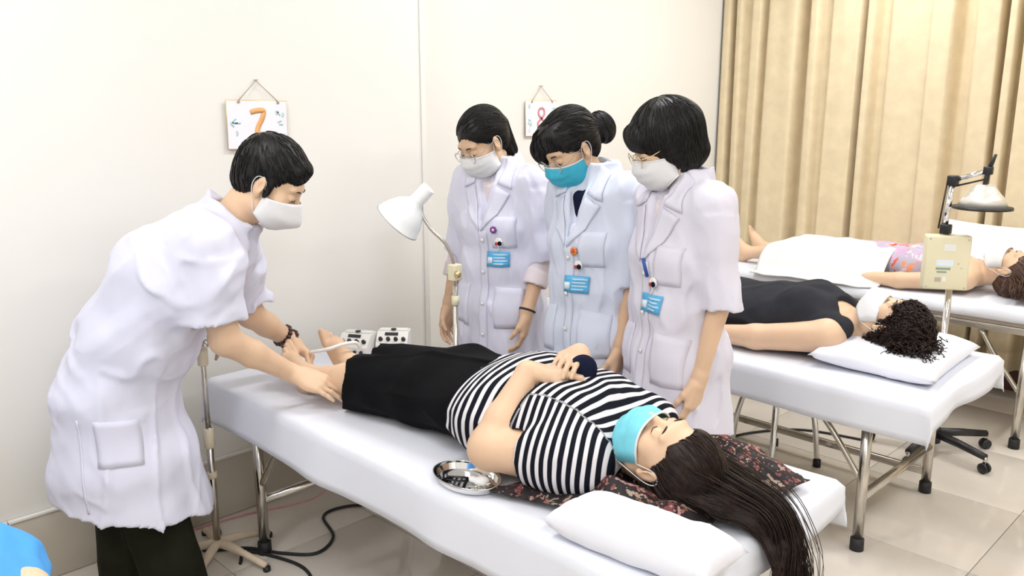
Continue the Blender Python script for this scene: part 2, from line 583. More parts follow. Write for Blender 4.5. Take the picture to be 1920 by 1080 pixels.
    def field(s, lo, hi, h):
        n = np.ceil((hi - lo) / h).astype(int) + 1
        ax = [(lo[i] + np.arange(n[i]) * h).astype(np.float32) for i in range(3)]
        F = np.full(n, 1.0, np.float32)
        for blo, bhi, fn, k, m in s.ops:
            if m == 'i':
                i0 = np.zeros(3, int); i1 = n
            else:
                pad = k + 2.5 * h + .006
                i0 = np.clip(np.floor((blo - pad - lo) / h).astype(int), 0, n)
                i1 = np.clip(np.ceil((bhi + pad - lo) / h).astype(int) + 1, 0, n)
            if (i1 <= i0).any(): continue
            d = fn(ax[0][i0[0]:i1[0]][:, None, None], ax[1][i0[1]:i1[1]][None, :, None], ax[2][i0[2]:i1[2]][None, None, :])
            sl = tuple(slice(p, q) for p, q in zip(i0, i1))
            F[sl] = s._comb(F[sl], d, k, m)
        return F, ax
    def polys(s, h=.007, disp=None, fines=(), lo=None, hi=None):
        """fines: (centre, radius, cell) regions meshed with a smaller cell"""
        b0, b1 = s.bounds()
        lo = b0 if lo is None else np.maximum(lo, b0); hi = b1 if hi is None else np.minimum(hi, b1)
        lo = lo - 3 * h; hi = hi + 3 * h
        out_v = []; out_q = []; nv = 0
        def run(lo, hi, h, mask):
            nonlocal nv
            F, ax = s.field(lo, hi, h)
            if disp is not None:
                I = np.argwhere(np.abs(F) < .03)
                P = lo + I * h
                F[tuple(I.T)] += disp(P).astype(np.float32)
            v, q = surface_nets(F, lo, h, mask)
            out_v.append(v); out_q.append(q + nv); nv += len(v)
        if fines:
            def cm(P):
                ok = np.ones(len(P), bool)
                for c, r, hh in fines:
                    ok &= ((P - np.asarray(c)) ** 2).sum(1) > r * r
                return ok
            run(lo, hi, h, cm)
            for c, r, hh in fines:
                c = np.asarray(c, float); R = r + 1.3 * h
                run(np.maximum(c - R - 2 * hh, lo), np.minimum(c + R + 2 * hh, hi), hh, lambda P, c=c, R=R: ((P - c) ** 2).sum(1) < R * R)
        else:
            run(lo, hi, h, None)
        return np.concatenate(out_v), np.concatenate(out_q)
    def build(s, name, mt, parent=None, h=.007, disp=None, fines=(), lo=None, hi=None, extra=None, attr=None):
        v, q = s.polys(h, disp, fines, lo, hi)
        if extra is not None:
            q = np.concatenate([q, extra[1] + len(v)]); v = np.concatenate([v, extra[0]])
        me = np_mesh(name, v, q)
        if attr is not None:
            a = me.attributes.new('tone', 'FLOAT', 'POINT')
            a.data.foreach_set('value', attr(v).astype(np.float32))
        return link(name, me, mt, parent)

def strand_mesh(paths, r0, r1=None, sides=3):
    """paths N x M x 3 -> thin tubes (verts, quads)"""
    paths = np.asarray(paths, float)
    N, M = paths.shape[:2]
    r1 = r0 * .35 if r1 is None else r1
    T = np.gradient(paths, axis=1)
    T /= np.linalg.norm(T, axis=2, keepdims=True) + 1e-9
    ref = np.tile(V(.31, .52, .79), (N, M, 1))
    A = np.cross(T, ref); A /= np.linalg.norm(A, axis=2, keepdims=True) + 1e-9
    B = np.cross(T, A)
    t = np.linspace(0, 1, M)
    rad = (r0 + (r1 - r0) * t ** 1.5) * np.where(t < .06, .5, 1)
    ang = 2 * np.pi * np.arange(sides) / sides
    P = paths[:, :, None, :] + rad[None, :, None, None] * (A[:, :, None, :] * np.cos(ang)[None, None, :, None] + B[:, :, None, :] * np.sin(ang)[None, None, :, None])
    base = (np.arange(N) * M * sides)[:, None, None]
    i = np.arange(M - 1)[None, :, None] * sides
    k = np.arange(sides)[None, None, :]; k2 = (k + 1) % sides
    q = np.stack(np.broadcast_arrays(base + i + k, base + i + k2, base + i + sides + k2, base + i + sides + k), -1)
    return P.reshape(-1, 3), q.reshape(-1, 4)

def comb_strands(sol, starts, flow, steps=10, step=.01, lift=.001, jit=.12):
    """strands that follow a solid's surface; flow(P) gives the combing direction"""
    P = np.asarray(starts, float).copy()
    J = RNG.normal(0, jit, P.shape)
    out = []
    for i in range(steps):
        g = sol.grad(P)
        P = P - (sol.sample(P) - lift)[:, None] * g
        out.append(P.copy())
        f = flow(P)
        f = f / (np.linalg.norm(f, axis=1, keepdims=True) + 1e-9) + J
        f = f - g * (f * g).sum(1, keepdims=True)
        P = P + f / (np.linalg.norm(f, axis=1, keepdims=True) + 1e-9) * step
    return np.stack(out, 1)

def project(sol, P, d, off=.004, steps=30):
    """sphere-trace points P along d on to a solid"""
    P = np.asarray(P, float).copy(); d = nz(d)
    for _ in range(steps):
        sd = sol.sample(P)
        if getattr(sol, 'disp', None) is not None:
            sd = sd + sol.disp(P.reshape(-1, 3)).reshape(sd.shape)
        P = P + d * np.clip(sd, -.05, .05)[..., None] * .8
    return P - d * off

def patch(sol, quad, d, name, mt, parent, off=.004, thick=.004, n=8, m=8, curve=None):
    """four corners laid on a solid's surface seen along d, as a thin piece of cloth or card"""
    a, b, c, e = [np.asarray(q, float) for q in quad]
    u = np.linspace(0, 1, n)[:, None, None]; v = np.linspace(0, 1, m)[None, :, None]
    P = (a * (1 - v) + b * v) * (1 - u) + (e * (1 - v) + c * v) * u
    P = project(sol, P, d, off)
    return MB().grid(P).build(name, mt, parent, solid=thick)

# ------------------------------------------------------------------ people
class Frame:
    def __init__(s, c, f, u):
        s.c = np.asarray(c, float); s.u = nz(u)
        f = np.asarray(f, float); s.f = nz(f - s.u * (f @ s.u)); s.s = np.cross(s.u, s.f)
        s.R = np.array([s.s, s.f, s.u])
    def __call__(s, x, y, z):
        return s.c + s.s * x + s.f * y + s.u * z
    def loc(s, P):
        return (np.asarray(P) - s.c) @ s.R.T

def add_head(S, H, k=1.0):
    e = lambda c, r, kk=.02, m='u': S.ell(H(c[0] * k, c[1] * k, c[2] * k), np.array(r) * k, H.R, kk, m)
    e((0, -.014, .036), (.076, .096, .084))
    e((0, .028, -.035), (.061, .066, .088), .035)
    e((0, .070, -.098), (.026, .024, .020), .03)
    for s in (-1, 1):
        e((s * .040, .060, -.028), (.026, .026, .024), .025)
        e((s * .052, .018, -.075), (.016, .03, .022), .03)
    e((0, .080, .022), (.052, .016, .013), .02)
    for s in (-1, 1):
        e((s * .032, .103, -.002), (.020, .014, .010), .012, 's')
        e((s * .032, .0825, -.003), (.0155, .0125, .0105), .006)
        S.rc(H(s * .046 * k, .0885 * k, -.0075 * k), H(s * .019 * k, .0935 * k, -.0085 * k), .0022 * k, .0022 * k, .003)
    S.rc(H(0, .088 * k, .004 * k), H(0, .108 * k, -.038 * k), .008 * k, .0125 * k, .014)
    for s in (-1, 1):
        e((s * .013, .098, -.042), (.0085, .010, .008), .008)
    e((0, .091, -.068), (.022, .010, .006), .008)
    e((0, .089, -.079), (.019, .010, .0065), .006)
    for s in (-1, 1):
        c = H(s * .079 * k, -.004 * k, -.012 * k)
        ax = np.array([nz(H.s + H.f * (-.35) * s * s), nz(H.f + H.u * .2), nz(H.u - H.f * .2)])
        S.ell(c, np.array((.007, .018, .031)) * k, np.array([nz(H.s * s - H.f * .4), nz(H.f + H.s * s * .4), H.u]), .006)
        S.ell(H(s * .088 * k, .000 * k, -.010 * k), np.array((.006, .009, .017)) * k, H.R, .004, 's')
        S.ell(H(s * .077 * k, .004 * k, -.038 * k), np.array((.006, .008, .009)) * k, H.R, .006)

def rot_about(v, ax, a):
    ax = nz(ax)
    return v * math.cos(a) + np.cross(ax, v) * math.sin(a) + ax * (ax @ v) * (1 - math.cos(a))

def add_hand(S, w, d, n, t, sc=1.0, curl=(25, 30, 20), spread=4, thumb=(.55, .75, .25), tcurl=20, curls=None):
    """w wrist, d finger direction, n palm facing, t towards the thumb"""
    d = nz(d); n = np.asarray(n, float); n = nz(n - d * (n @ d))
    t0 = np.asarray(t, float); tt = np.cross(d, n); tt = tt if tt @ t0 > 0 else -tt
    w = np.asarray(w, float)
    lat = [.030, .011, -.009, -.027]
    kn = [.086, .090, .086, .078]
    ln = [(.041, .025, .019), (.045, .029, .020), (.041, .027, .019), (.032, .020, .017)]
    rd = [.0088, .009, .0086, .0078]
    S.rc(w - d * .02 * sc, w + d * .012 * sc, .027 * sc, .026 * sc, .015)
    for i in range(4):
        K = w + (d * kn[i] + tt * lat[i]) * sc
        S.rc(w + (d * .012 + tt * lat[i] * .55) * sc, K, .017 * sc, .0118 * sc, .012)
    S.ell(w + (d * .05 + n * .004) * sc, np.array((.042, .040, .015)) * sc, np.array([d, tt, n]), .012)
    for i in range(4):
        cu = curls[i] if curls else curl
        K = w + (d * kn[i] + tt * lat[i]) * sc
        fd = nz(d + tt * math.tan(math.radians(spread * (1.5 - i))))
        a = 0; p = K; r = rd[i] * sc
        for j in range(3):
            a += math.radians(cu[j])
            dd = rot_about(fd, np.cross(fd, n), a)
            q = p + dd * ln[i][j] * sc
            S.rc(p, q, r, r * .90, .004 if j else .008)
            r *= .90; p = q
        nail = p + rot_about(fd, np.cross(fd, n), a - math.pi / 2) * 0
    # thumb leaves the side of the palm near its base
    b = w + (d * .018 + tt * .022 + n * .004) * sc
    td = nz(d * thumb[0] + tt * thumb[1] + n * thumb[2])
    p = b + td * .042 * sc
    S.rc(b, p, .0165 * sc, .0125 * sc, .014)
    ax = np.cross(td, nz(d * .7 + n * .5 - tt * .3))
    for j, (L, r) in enumerate(((.031, .0105), (.025, .0095))):
        td = rot_about(td, ax, math.radians(tcurl))
        q = p + td * L * sc
        S.rc(p, q, r * 1.03 * sc, r * .9 * sc, .005)
        p = q
    return S

def add_foot(S, ank, toe_dir, up, sc=1.0, side=None):
    """bare foot: ankle, direction of toes, instep up"""
    d = nz(toe_dir); u = np.asarray(up, float); u = nz(u - d * (u @ d)); sd = np.cross(u, d)
    a = np.asarray(ank, float)
    heel = a - u * .045 * sc - d * .03 * sc
    S.rc(a, heel, .034 * sc, .029 * sc, .025)
    ball = a + (d * .115 - u * .050) * sc
    S.ec(heel + d * .01, ball, (.029 * sc, .028 * sc), (.044 * sc, .018 * sc), sd, .03)
    S.rc(a + u * .0, a + (d * .085 - u * .03) * sc, .033 * sc, .022 * sc, .03)
    s = 1 if side is None or (sd @ np.asarray(side, float)) > 0 else -1   # side: towards the big toe
    for i in range(5):
        b = a + (d * (.118 - .006 * i * i * .4) - u * .052 + sd * s * (.034 - .0165 * i)) * sc
        L = (.046, .042, .037, .032, .027)[i]; r = (.0125, .009, .0088, .0082, .0075)[i]
        S.rc(b, b + (d * L + u * .006) * sc, r * sc, r * .92 * sc, .006)

def brows(H, parent, mt, k=1.0, closed=True):
    """eyebrows and lash lines"""
    mb = MB(); ml = MB()
    for s in (-1, 1):
        mb.tube(spline([H(s * .014 * k, .0965 * k, .017 * k), H(s * .030 * k, .0955 * k, .0225 * k), H(s * .050 * k, .0825 * k, .019 * k)], 5), [.0012] + [.0024] * 7 + [.0018, .0014, .0008], 6)
        ml.tube(spline([H(s * .018 * k, .0945 * k, -.0085 * k), H(s * .032 * k, .0965 * k, -.0105 * k), H(s * .046 * k, .0890 * k, -.0075 * k)], 5), .0011, 6)
    mb.build('eyebrows', mt, parent); ml.build('eyelashes', mt, parent)

def face_mask(H, kind, mt, parent, k=1.0, up=0.0):
    """folded cloth mask over nose, mouth and chin with two ear loops"""
    rows, cols = 15, 21
    prof = [(-.012, .111), (-.030, .123), (-.050, .128), (-.072, .122), (-.095, .111), (-.116, .095), (-.127, .074)]
    zs = [p[0] for p in prof]; ys = [p[1] for p in prof]
    P = np.zeros((rows, cols, 3))
    for i in range(rows):
        v = i / (rows - 1)
        zc = zs[0] + (zs[-1] - zs[0]) * v
        yc = float(np.interp(-zc, [-z for z in zs], ys))
        if kind == 'cup':
            yc += .020 * math.exp(-((v - .52) / .20) ** 2)
        else:
            yc += .0022 * math.cos(v * math.pi * 7)
        zsid = -.034 + (-.092 + .034) * v
        for j in range(cols):
            u = j / (cols - 1) * 2 - 1
            au = abs(u)
            if kind == 'cup':
                w = 1 - au ** 1.5
            else:
                w = (1 - au ** 2.1)
            ysid = .020
            xx = .072 * math.sin(u * math.pi / 2) * (1 - .10 * v * (1 - au))
            yy = ysid + (yc - ysid) * w ** (.78 if kind == 'flat' else .8)
            za = zsid + (zc - zsid) * (1 - au ** 1.6)
            P[i, j] = H(xx * k * 1.02, yy * k, (za + up) * k)
    o = MB().grid(P).build('face_mask', mt, parent, solid=.0025)
    if kind == 'flat':
        e = MB()
        e.tube(P[0], .003, 6); e.tube(P[-1], .0028, 6)
        e.build('binding', M_maskw, o)
    for s in (-1, 1):
        j = 0 if s < 0 else cols - 1
        top = P[0, j]; bot = P[-1, j]
        lp = spline([top, H(s * .080 * k, .008 * k, .008 * k), H(s * .083 * k, -.018 * k, .010 * k), H(s * .082 * k, -.020 * k, -.025 * k), bot], 5)
        MB().tube(lp, .0013, 6).build('ear_loop', M_maskw, o)
    return o

def eyeglasses(H, parent, mt, k=1.0, drop=.0, r=.024):
    g = MB()
    ring = lambda cx: [H((cx + r * 1.08 * math.cos(a)) * k, (.114 - abs(cx + r * math.cos(a)) * .10) * k, (drop + r * .86 * math.sin(a)) * k) for a in np.linspace(0, 2 * math.pi, 24, endpoint=False)]
    for s in (-1, 1):
        g.tube(ring(s * .034), .0016, 6, closed=True)
        hx = s * (.034 + r * 1.08)
        g.tube(spline([H(hx * k, .109 * k, (drop + .006) * k), H(s * .076 * k, .07 * k, (drop + .006) * k), H(s * .083 * k, .0, .004), H(s * .082 * k, -.016 * k, -.016 * k)], 5), .0015, 6)
    g.tube(spline([H(-.011 * k, .112 * k, drop + .006), H(0, .115 * k, drop + .011), H(.011 * k, .112 * k, drop + .006)], 4), .0016, 6)
    o = g.build('eyeglasses', mt, parent)
    for s in (-1, 1):
        rg = ring(s * .034)
        c = sum(rg) / len(rg)
        MB().add([c] + rg, [(0, i + 1, (i + 1) % 24 + 1) for i in range(24)], True).build('lens', M_glass, o)
    return o

def cloth_disp(amp=.006, sc=9.0, seed=1, dirv=(0, 0, 1), stretch=.35):
    """soft crease field stretched along dirv"""
    dv = nz(dirv)
    ref = V(1, 0, 0) if abs(dv[0]) < .8 else V(0, 1, 0)
    a = nz(np.cross(dv, ref)); b = np.cross(dv, a)
    def fn(P):
        p = P @ a * sc; q = P @ b * sc; r = P @ dv * sc * stretch
        n1 = vnoise(p + 7.3, q + 1.7, r + 3.1, seed)
        n2 = vnoise(p * 2.3 + 1.1, q * 2.3 + 4.2, r * 2.3 + 9.0, seed + 5)
        ridge = 1.2 - np.sqrt(np.abs(n1)) * 2
        n3 = vnoise(p * 1.25 + 2.9 + n2 * .3, q * 1.25 + 8.8, r * .8 + 5.5, seed + 9)
        crease = np.maximum(1 - np.abs(n3) * 3.2, 0)
        return np.minimum(-amp * (.45 * ridge + .4 * n2), .0045) - amp * 1.1 * crease
    return fn

def hair(H, kind, mt, parent, k=1.0, seed=0):
    S = Solid()
    E = lambda c, r, kk=.015, m='u': S.ell(H(c[0] * k, c[1] * k, c[2] * k), np.array(r) * k, H.R, kk, m)
    L = lambda P: H.loc(P) / k
    n, steps, step, rad, jit = 800, 9, .009, .0021, .12
    crown = H(0, -.05 * k, .13 * k)
    flow = lambda P: (P - crown) + H.f * .02
    if kind == 'short':            # man's short crop, combed forward
        E((0, -.014, .042), (.083, .103, .090))
        E((0, -.045, -.005), (.076, .066, .085), .03)
        E((0, .066, .078), (.050, .024, .020), .02)
        E((0, .128, -.050), (.092, .082, .108), .012, 's')
        for s in (-1, 1):
            E((s * .092, -.004, -.045), (.030, .030, .050), .008, 's')
            E((s * .064, .072, -.032), (.034, .036, .076), .01, 's')
            E((s * .074, .022, -.012), (.006, .010, .030), .008)
        S.cut(H(0, -.09 * k, -.062 * k), -H.u * .8 - H.f * .35, .006)
        flow = lambda P: (P - H(0, -.06 * k, .13 * k)) + H.f * .05
        steps, step = 6, .006
    elif kind == 'tail':           # pulled back, low tail at the nape
        E((0, -.016, .040), (.082, .105, .089))
        E((0, -.050, .0), (.074, .062, .085), .03)
        E((.014, .132, -.034), (.078, .086, .114), .012, 's')
        for s in (-1, 1):
            E((s * .092, .002, -.040), (.028, .028, .052), .008, 's')
            E((s * .062, .058, -.055), (.030, .038, .075), .01, 's')
        S.rc(H(.006 * k, -.098 * k, .005 * k), H(.016 * k, -.092 * k, -.105 * k), .036 * k, .024 * k, .02)
        tie = H(.01 * k, -.11 * k, -.0 * k)
        flow = lambda P: np.where((L(P)[:, 1] < -.095)[:, None], -H.u, tie - P)
        steps, step = 12, .009
    elif kind == 'bun':
        E((0, -.016, .040), (.084, .107, .090))
        E((0, -.050, -.01), (.072, .060, .085), .03)
        E((0, .140, -.066), (.090, .086, .112), .012, 's')
        for s in (-1, 1):
            E((s * .094, .000, -.044), (.028, .028, .052), .008, 's')
            E((s * .070, .070, -.085), (.030, .045, .075), .01, 's')
        E((-.045, .088, .030), (.040, .026, .045), .02)
        E((0, .060, .080), (.06, .04, .035), .03)
        S.ell(H(.005 * k, -.146 * k, -.026 * k), np.array((.048, .046, .060)) * k, H.R, .012)
        tie = H(.005 * k, -.11 * k, -.008 * k)
        def flow(P):
            l = L(P)
            back = tie - P
            ring = np.cross(np.broadcast_to(H.f, P.shape), P - H(.005 * k, -.146 * k, -.026 * k))
            fr = -H.u + H.s * (-.4)
            out = np.where((l[:, 1] < -.105)[:, None], ring, back)
            return np.where((l[:, 1] > .065)[:, None], fr, out)
        steps, step = 12, .009
    elif kind == 'bob':
        E((0, -.014, .034), (.096, .112, .100))
        S.ec(H(0, -.018 * k, .03 * k), H(0, -.026 * k, -.060 * k), (.096 * k, .104 * k), (.090 * k, .092 * k), H.s, .03)
        E((0, .148, -.070), (.080, .100, .110), .010, 's')
        for s in (-1, 1):
            E((s * .085, .062, -.115), (.050, .060, .075), .01, 's')
        E((0, .02, -.165), (.14, .10, .070), .008, 's')
        E((0, .088, .050), (.066, .022, .040), .02)
        flow = lambda P: (P - crown) * .5 - H.u * .06
        n, steps, step, rad, jit = 1500, 13, .009, .0019, .14
    elif kind == 'curly':
        E((0, -.022, .040), (.094, .112, .096))
        E((0, -.060, .0), (.085, .070, .095), .03)
        E((0, .130, -.045), (.095, .080, .118), .012, 's')
        for s in (-1, 1):
            E((s * .064, .060, -.055), (.034, .044, .085), .01, 's')
        n, steps, step, rad, jit = 900, 12, .009, .0026, .5
    elif kind == 'loose':          # long hair swept back from the face, lying behind the head
        E((0, -.018, .040), (.084, .107, .091))
        E((0, -.060, .010), (.080, .070, .095), .03)
        E((0, .126, -.034), (.094, .086, .130), .012, 's')
        for s in (-1, 1):
            E((s * .064, .056, -.046), (.032, .042, .084), .01, 's')
            E((s * .094, .000, -.050), (.026, .022, .045), .008, 's')
        flow = lambda P: H.u * .6 - H.f * .6 + (P - H(0, .05, 0)) * 2
        n, steps, step = 700, 10, .010
    v, q = S.polys(.0046 * k)
    l = H.loc(v) / k
    g = S.grad(v)
    outer = ((v - H(0, -.01, .02)) * g).sum(1) > .03
    cand = v[outer]
    st = cand[RNG.choice(len(cand), min(n, len(cand)), replace=False)]
    pts = comb_strands(S, st, flow, steps, step * k, .0012, jit)
    if kind == 'curly':
        t = np.linspace(0, 1, steps)[None, :, None]
        ph = RNG.uniform(0, 6.28, (len(st), 1, 1))
        gg = S.grad(pts[:, 0])[:, None, :]
        sd = np.cross(gg, np.broadcast_to(H.u, gg.shape))
        pts = pts + (gg * (np.sin(t * 14 + ph) * .5 + .6) + sd * np.cos(t * 14 + ph) * .6) * .014 * (.3 + t)
    sv, sq = strand_mesh(pts, rad * k)
    me = np_mesh('hair', np.concatenate([v, sv]), np.concatenate([q, sq + len(v)]))
    return link('hair', me, mt, parent)

def strip_text(o, H2, rows, w, h, mt, parent):
    pass

def badge(coat, B, l, u, parent, pin, tilt=0.0, w=.088, h=.060, side=False):
    """clipped name card with a reel and a small enamel pin above it"""
    F = B.f
    c = lambda dl, du: B(l + dl * math.cos(tilt) - du * math.sin(tilt), .35, u + dl * math.sin(tilt) + du * math.cos(tilt))
    q = lambda x0, x1, y0, y1: [c(x0, y1), c(x1, y1), c(x1, y0), c(x0, y0)]
    o = patch(coat, q(-w / 2, w / 2, -h / 2, h / 2), -F, 'name_badge', M_badge, parent, off=.007, thick=.003, n=5, m=5)
    patch(coat, q(-w * .46, -w * .22, -h * .30, h * .12), -F, 'portrait_square', M_badgew, o, off=.0095, thick=.001, n=3, m=3)
    for i, (a, b) in enumerate(((-.16, .44), (-.16, .36), (-.16, .44), (-.16, .30))):
        y = h * (.30 - i * .20)
        patch(coat, q(w * a, w * b, y - h * .035, y + h * .035), -F, 'printed_line', M_badgew, o, off=.0095, thick=.001, n=3, m=4)
    # reel
    p = project(coat, c(.006, h * .5 + .040), -F, .006)
    r = MB().lathe([(0, -.002), (.017, -.002), (.017, .005), (.012, .007), (0, .007)], p, F, 20).build('badge_reel', M_whitepl, o)
    MB().lathe([(0, .006), (.009, .006), (.009, .010), (0, .010)], p + B.s * .008 - B.u * .004, F, 14).build('reel_cap', M_navy, o)
    MB().lathe([(0, .006), (.007, .006), (.007, .009), (0, .009)], p - B.s * .007 - B.u * .006, F, 14).build('reel_sticker', M_red, o)
    MB().tube(spline([p - B.u * .014, p - B.u * .022 + F * .004, project(coat, c(0, h * .5), -F, .010)], 4), .0018, 6).build('cord', M_whitepl, o)
    if pin == 'pen':
        MB().tube([project(coat, c(-.035, h * .5 + .115), -F, .008), project(coat, c(-.022, h * .5 + .055), -F, .008)], .006, 8).build('pen', M_bluepl, parent)
    else:
        p2 = project(coat, c(-.010, h * .5 + .090), -F, .006)
        pm = MB()
        for i in range(7):
            a = i * 2 * math.pi / 7
            pm.lathe([(0, -.002), (.006, -.002), (.006, .003), (0, .004)], p2 + (B.s * math.cos(a) + B.u * math.sin(a)) * .009, F, 10)
        po = pm.build('flower_pin', M_purple if pin == 'purple' else M_orange, parent)
        MB().lathe([(0, 0), (.006, 0), (.006, .005), (0, .006)], p2, F, 12).build('pin_centre', M_shirtw if pin == 'purple' else M_red, po)
    return o

def clinician(label, base, F, hc, hf, hu, arms, hairk, mask, skin, coatm, shirtm, badge_at, pin, glasses=None, inner_sleeve=False, seed=1, hk=1.0):
    B = Frame((base[0], base[1], 0), (F[0], F[1], 0), (0, 0, 1))
    P = thing('person', label, 'person', (base[0], base[1], 0))
    H = Frame(hc, hf, hu)
    S = Solid()
    # torso and legs
    S.ec(B(0, 0, .80), B(0, -.005, 1.00), (.145, .105), (.125, .095), B.s, .05)
    S.ec(B(0, -.005, 1.00), B(0, -.01, 1.25), (.125, .095), (.145, .10), B.s, .05)
    S.rc(B(-.13, -.01, 1.285), B(.13, -.01, 1.285), .052, .052, .04)
    S.rc(B(0, -.015, 1.30), H(0, -.022, -.055), .050, .047, .03)
    for s in (-1, 1):
        S.rc(B(s * .08, 0, .80), B(s * .085, .01, .44), .082, .055, .03)
        S.rc(B(s * .085, .01, .44), B(s * .088, -.01, .08), .052, .036, .02)
        S.rc(B(s * .088, -.01, .06), B(s * .10, .12, .035), .035, .028, .02)
    add_head(S, H, hk)
    fines = [(H(0, 0, 0), .135, .0036)]
    wr = {}
    for s, nm in ((1, 'L'), (-1, 'R')):
        a = arms[nm]
        sh = B(s * .155, -.005, 1.275); el = B(*a['el']); w = B(*a['wr'])
        S.rc(sh, el, .042, .035, .03); S.rc(el, w, .036, .0255, .012)
        hd = nz(B.R.T @ np.array(a['hd'])); hn = nz(B.R.T @ np.array(a['hn'])); ht = nz(B.R.T @ np.array(a['ht']))
        add_hand(S, w + hd * .018, hd, hn, ht, .94, a.get('curl', (18, 26, 18)), 2, thumb=(.80, .42, .30))
        fines.append((w + hd * .09, .115, .0032))
        wr[nm] = (sh, el, w)
    S.build('body', skin, P, h=.009, fines=fines)
    # blouse inside the coat
    T = Solid()
    T.ec(B(0, .0, 1.05), B(0, .0, 1.26), (.15, .112), (.145, .098), B.s, .04)
    T.rc(B(-.12, -.01, 1.285), B(.12, -.01, 1.285), .058, .058, .04)
    T.fc(B(0, -.02, 1.27), B(0, .006, 1.372), .066, .060, .03)
    T.ell(B(0, .105, 1.36), (.040, .06, .085), B.R, .01, 's')
    T.fc(B(0, -.012, 1.33), B(0, .01, 1.40), .052, .054, 0, 's')
    if inner_sleeve:
        for nm in 'LR':
            sh, el, w = wr[nm]
            d = nz(w - el)
            T.rc(sh, el, .050, .046, .02); T.fc(el - d * .01, el + d * .13, .045, .042, .015)
            T.fc(el + d * .075, el + d * .135, .050, .050, .004)
            T.fc(el + d * .10, el + d * .16, .038, .040, 0, 's')
    T.build('blouse', shirtm, P, h=.0065, disp=cloth_disp(.002, 14, seed))
    # coat
    C = Solid()
    C.rc(B(-.125, -.008, 1.285), B(.125, -.008, 1.285), .066, .066, .04)
    C.ec(B(0, 0, 1.26), B(0, .012, 1.10), (.155, .112), (.168, .128), B.s, .05)
    C.ec(B(0, .012, 1.10), B(0, .008, .94), (.168, .128), (.162, .126), B.s, .05)
    C.ec(B(0, .008, .94), B(0, 0, .78), (.165, .126), (.186, .145), B.s, .05)
    C.ec(B(0, 0, .78), B(0, 0, .46), (.186, .145), (.215, .175), B.s, .05)
    C.fc(B(0, -.025, 1.30), B(0, -.018, 1.385), .088, .076, .03)
    for nm in 'LR':
        sh, el, w = wr[nm]
        d = nz(el - sh); d2 = nz(w - el)
        C.rc(sh, sh + d * .12, .064, .064, .04)
        C.fc(sh + d * .04, el + d * .02, .058, .062, .03)
        C.fc(el - d * .015, el + d * .05, .045, .046, 0, 's')
    C.cut(B(0, 0, .53), -B.u)
    C.ec(B(0, 0, .60), B(0, 0, .40), (.150, .110), (.20, .16), B.s, .0, 's')
    C.ec(B(0, .15, 1.42), B(0, .175, 1.115), (.074, .12), (.004, .05), B.s, .006, 's')
    C.fc(B(0, -.016, 1.30), B(0, .00, 1.45), .064, .066, 0, 's')
    vf = cloth_disp(.0070, 12, seed, (0, 0, 1), .3)
    df = cloth_disp(.0042, 10, seed + 3, B.s * .6 - B.u, .3)
    def dsp(Q):
        z = Q[:, 2]
        lo = np.clip((.95 - z) / .2, 0, 1)
        ang = np.arctan2((Q - B.c) @ B.s, (Q - B.c) @ B.f)
        return np.minimum(vf(Q) + df(Q), .006) - .008 * lo * np.sin(ang * 6 + seed) * np.clip((.9 - z) / .3, 0, 1)
    co = C.build('lab_coat', coatm, P, h=.0065, disp=dsp)
    C.disp = dsp
    D = -B.f
    g = lambda l, u: B(l, .35, u)
    for s in (-1, 1):
        patch(C, [g(s * .060, 1.385), g(s * .098, 1.352), g(s * .110, 1.262), g(s * .050, 1.285)], D, 'collar', coatm, co, .005, .005)
        patch(C, [g(s * .048, 1.275), g(s * .104, 1.245), g(s * .066, 1.165), g(s * .004, 1.095)], D, 'lapel', coatm, co, .0045, .005)
    patch(C, [g(-.006, 1.10), g(.030, 1.10), g(.030, .56), g(-.006, .56)], D, 'placket', coatm, co, .0025, .003, 24, 4)
    patch(C, [g(.048, 1.155), g(.135, 1.155), g(.132, 1.03), g(.050, 1.03)], D, 'chest_pocket', coatm, co, .0022, .003)
    for s in (-1, 1):
        patch(C, [g(s * .055, .875), g(s * .160, .86), g(s * .165, .70), g(s * .058, .70)], D, 'pocket', coatm, co, .0022, .003)
    for u in (1.06, .93, .80, .67):
        p = project(C, g(.012, u), D, .009)
        MB().lathe([(0, -.002), (.007, -.002), (.007, .002), (0, .003)], p, B.f, 12).build('button', M_whitepl, co)
    badge(C, B, badge_at[0], badge_at[1], P, pin)
    # trousers and shoes
    W = Solid()
    for s in (-1, 1):
        W.fc(B(s * .082, 0, .80), B(s * .088, 0, .07), .090, .062, .02)
        W.fc(B(s * .088, 0, .14), B(s * .088, 0, .02), .050, .052, 0, 's')
    W.build('trousers', M_blackcl, P, h=.009, disp=cloth_disp(.004, 8, seed))
    for s in (-1, 1):
        K = Solid()
        K.ec(B(s * .088, -.035, .04), B(s * .102, .14, .034), (.040, .034), (.042, .028), B.s, .01)
        K.cut(B(0, 0, .0), -B.u)
        K.build('shoe', M_shoe, P, h=.006)
    brows(H, P, M_hair, hk)
    hair(H, hairk, M_hair, P, hk, seed)
    face_mask(H, mask[0], mask[1], P, hk)
    if glasses is not None:
        eyeglasses(H, P, glasses, hk, -.012, .026)
    return P, B, H, wr

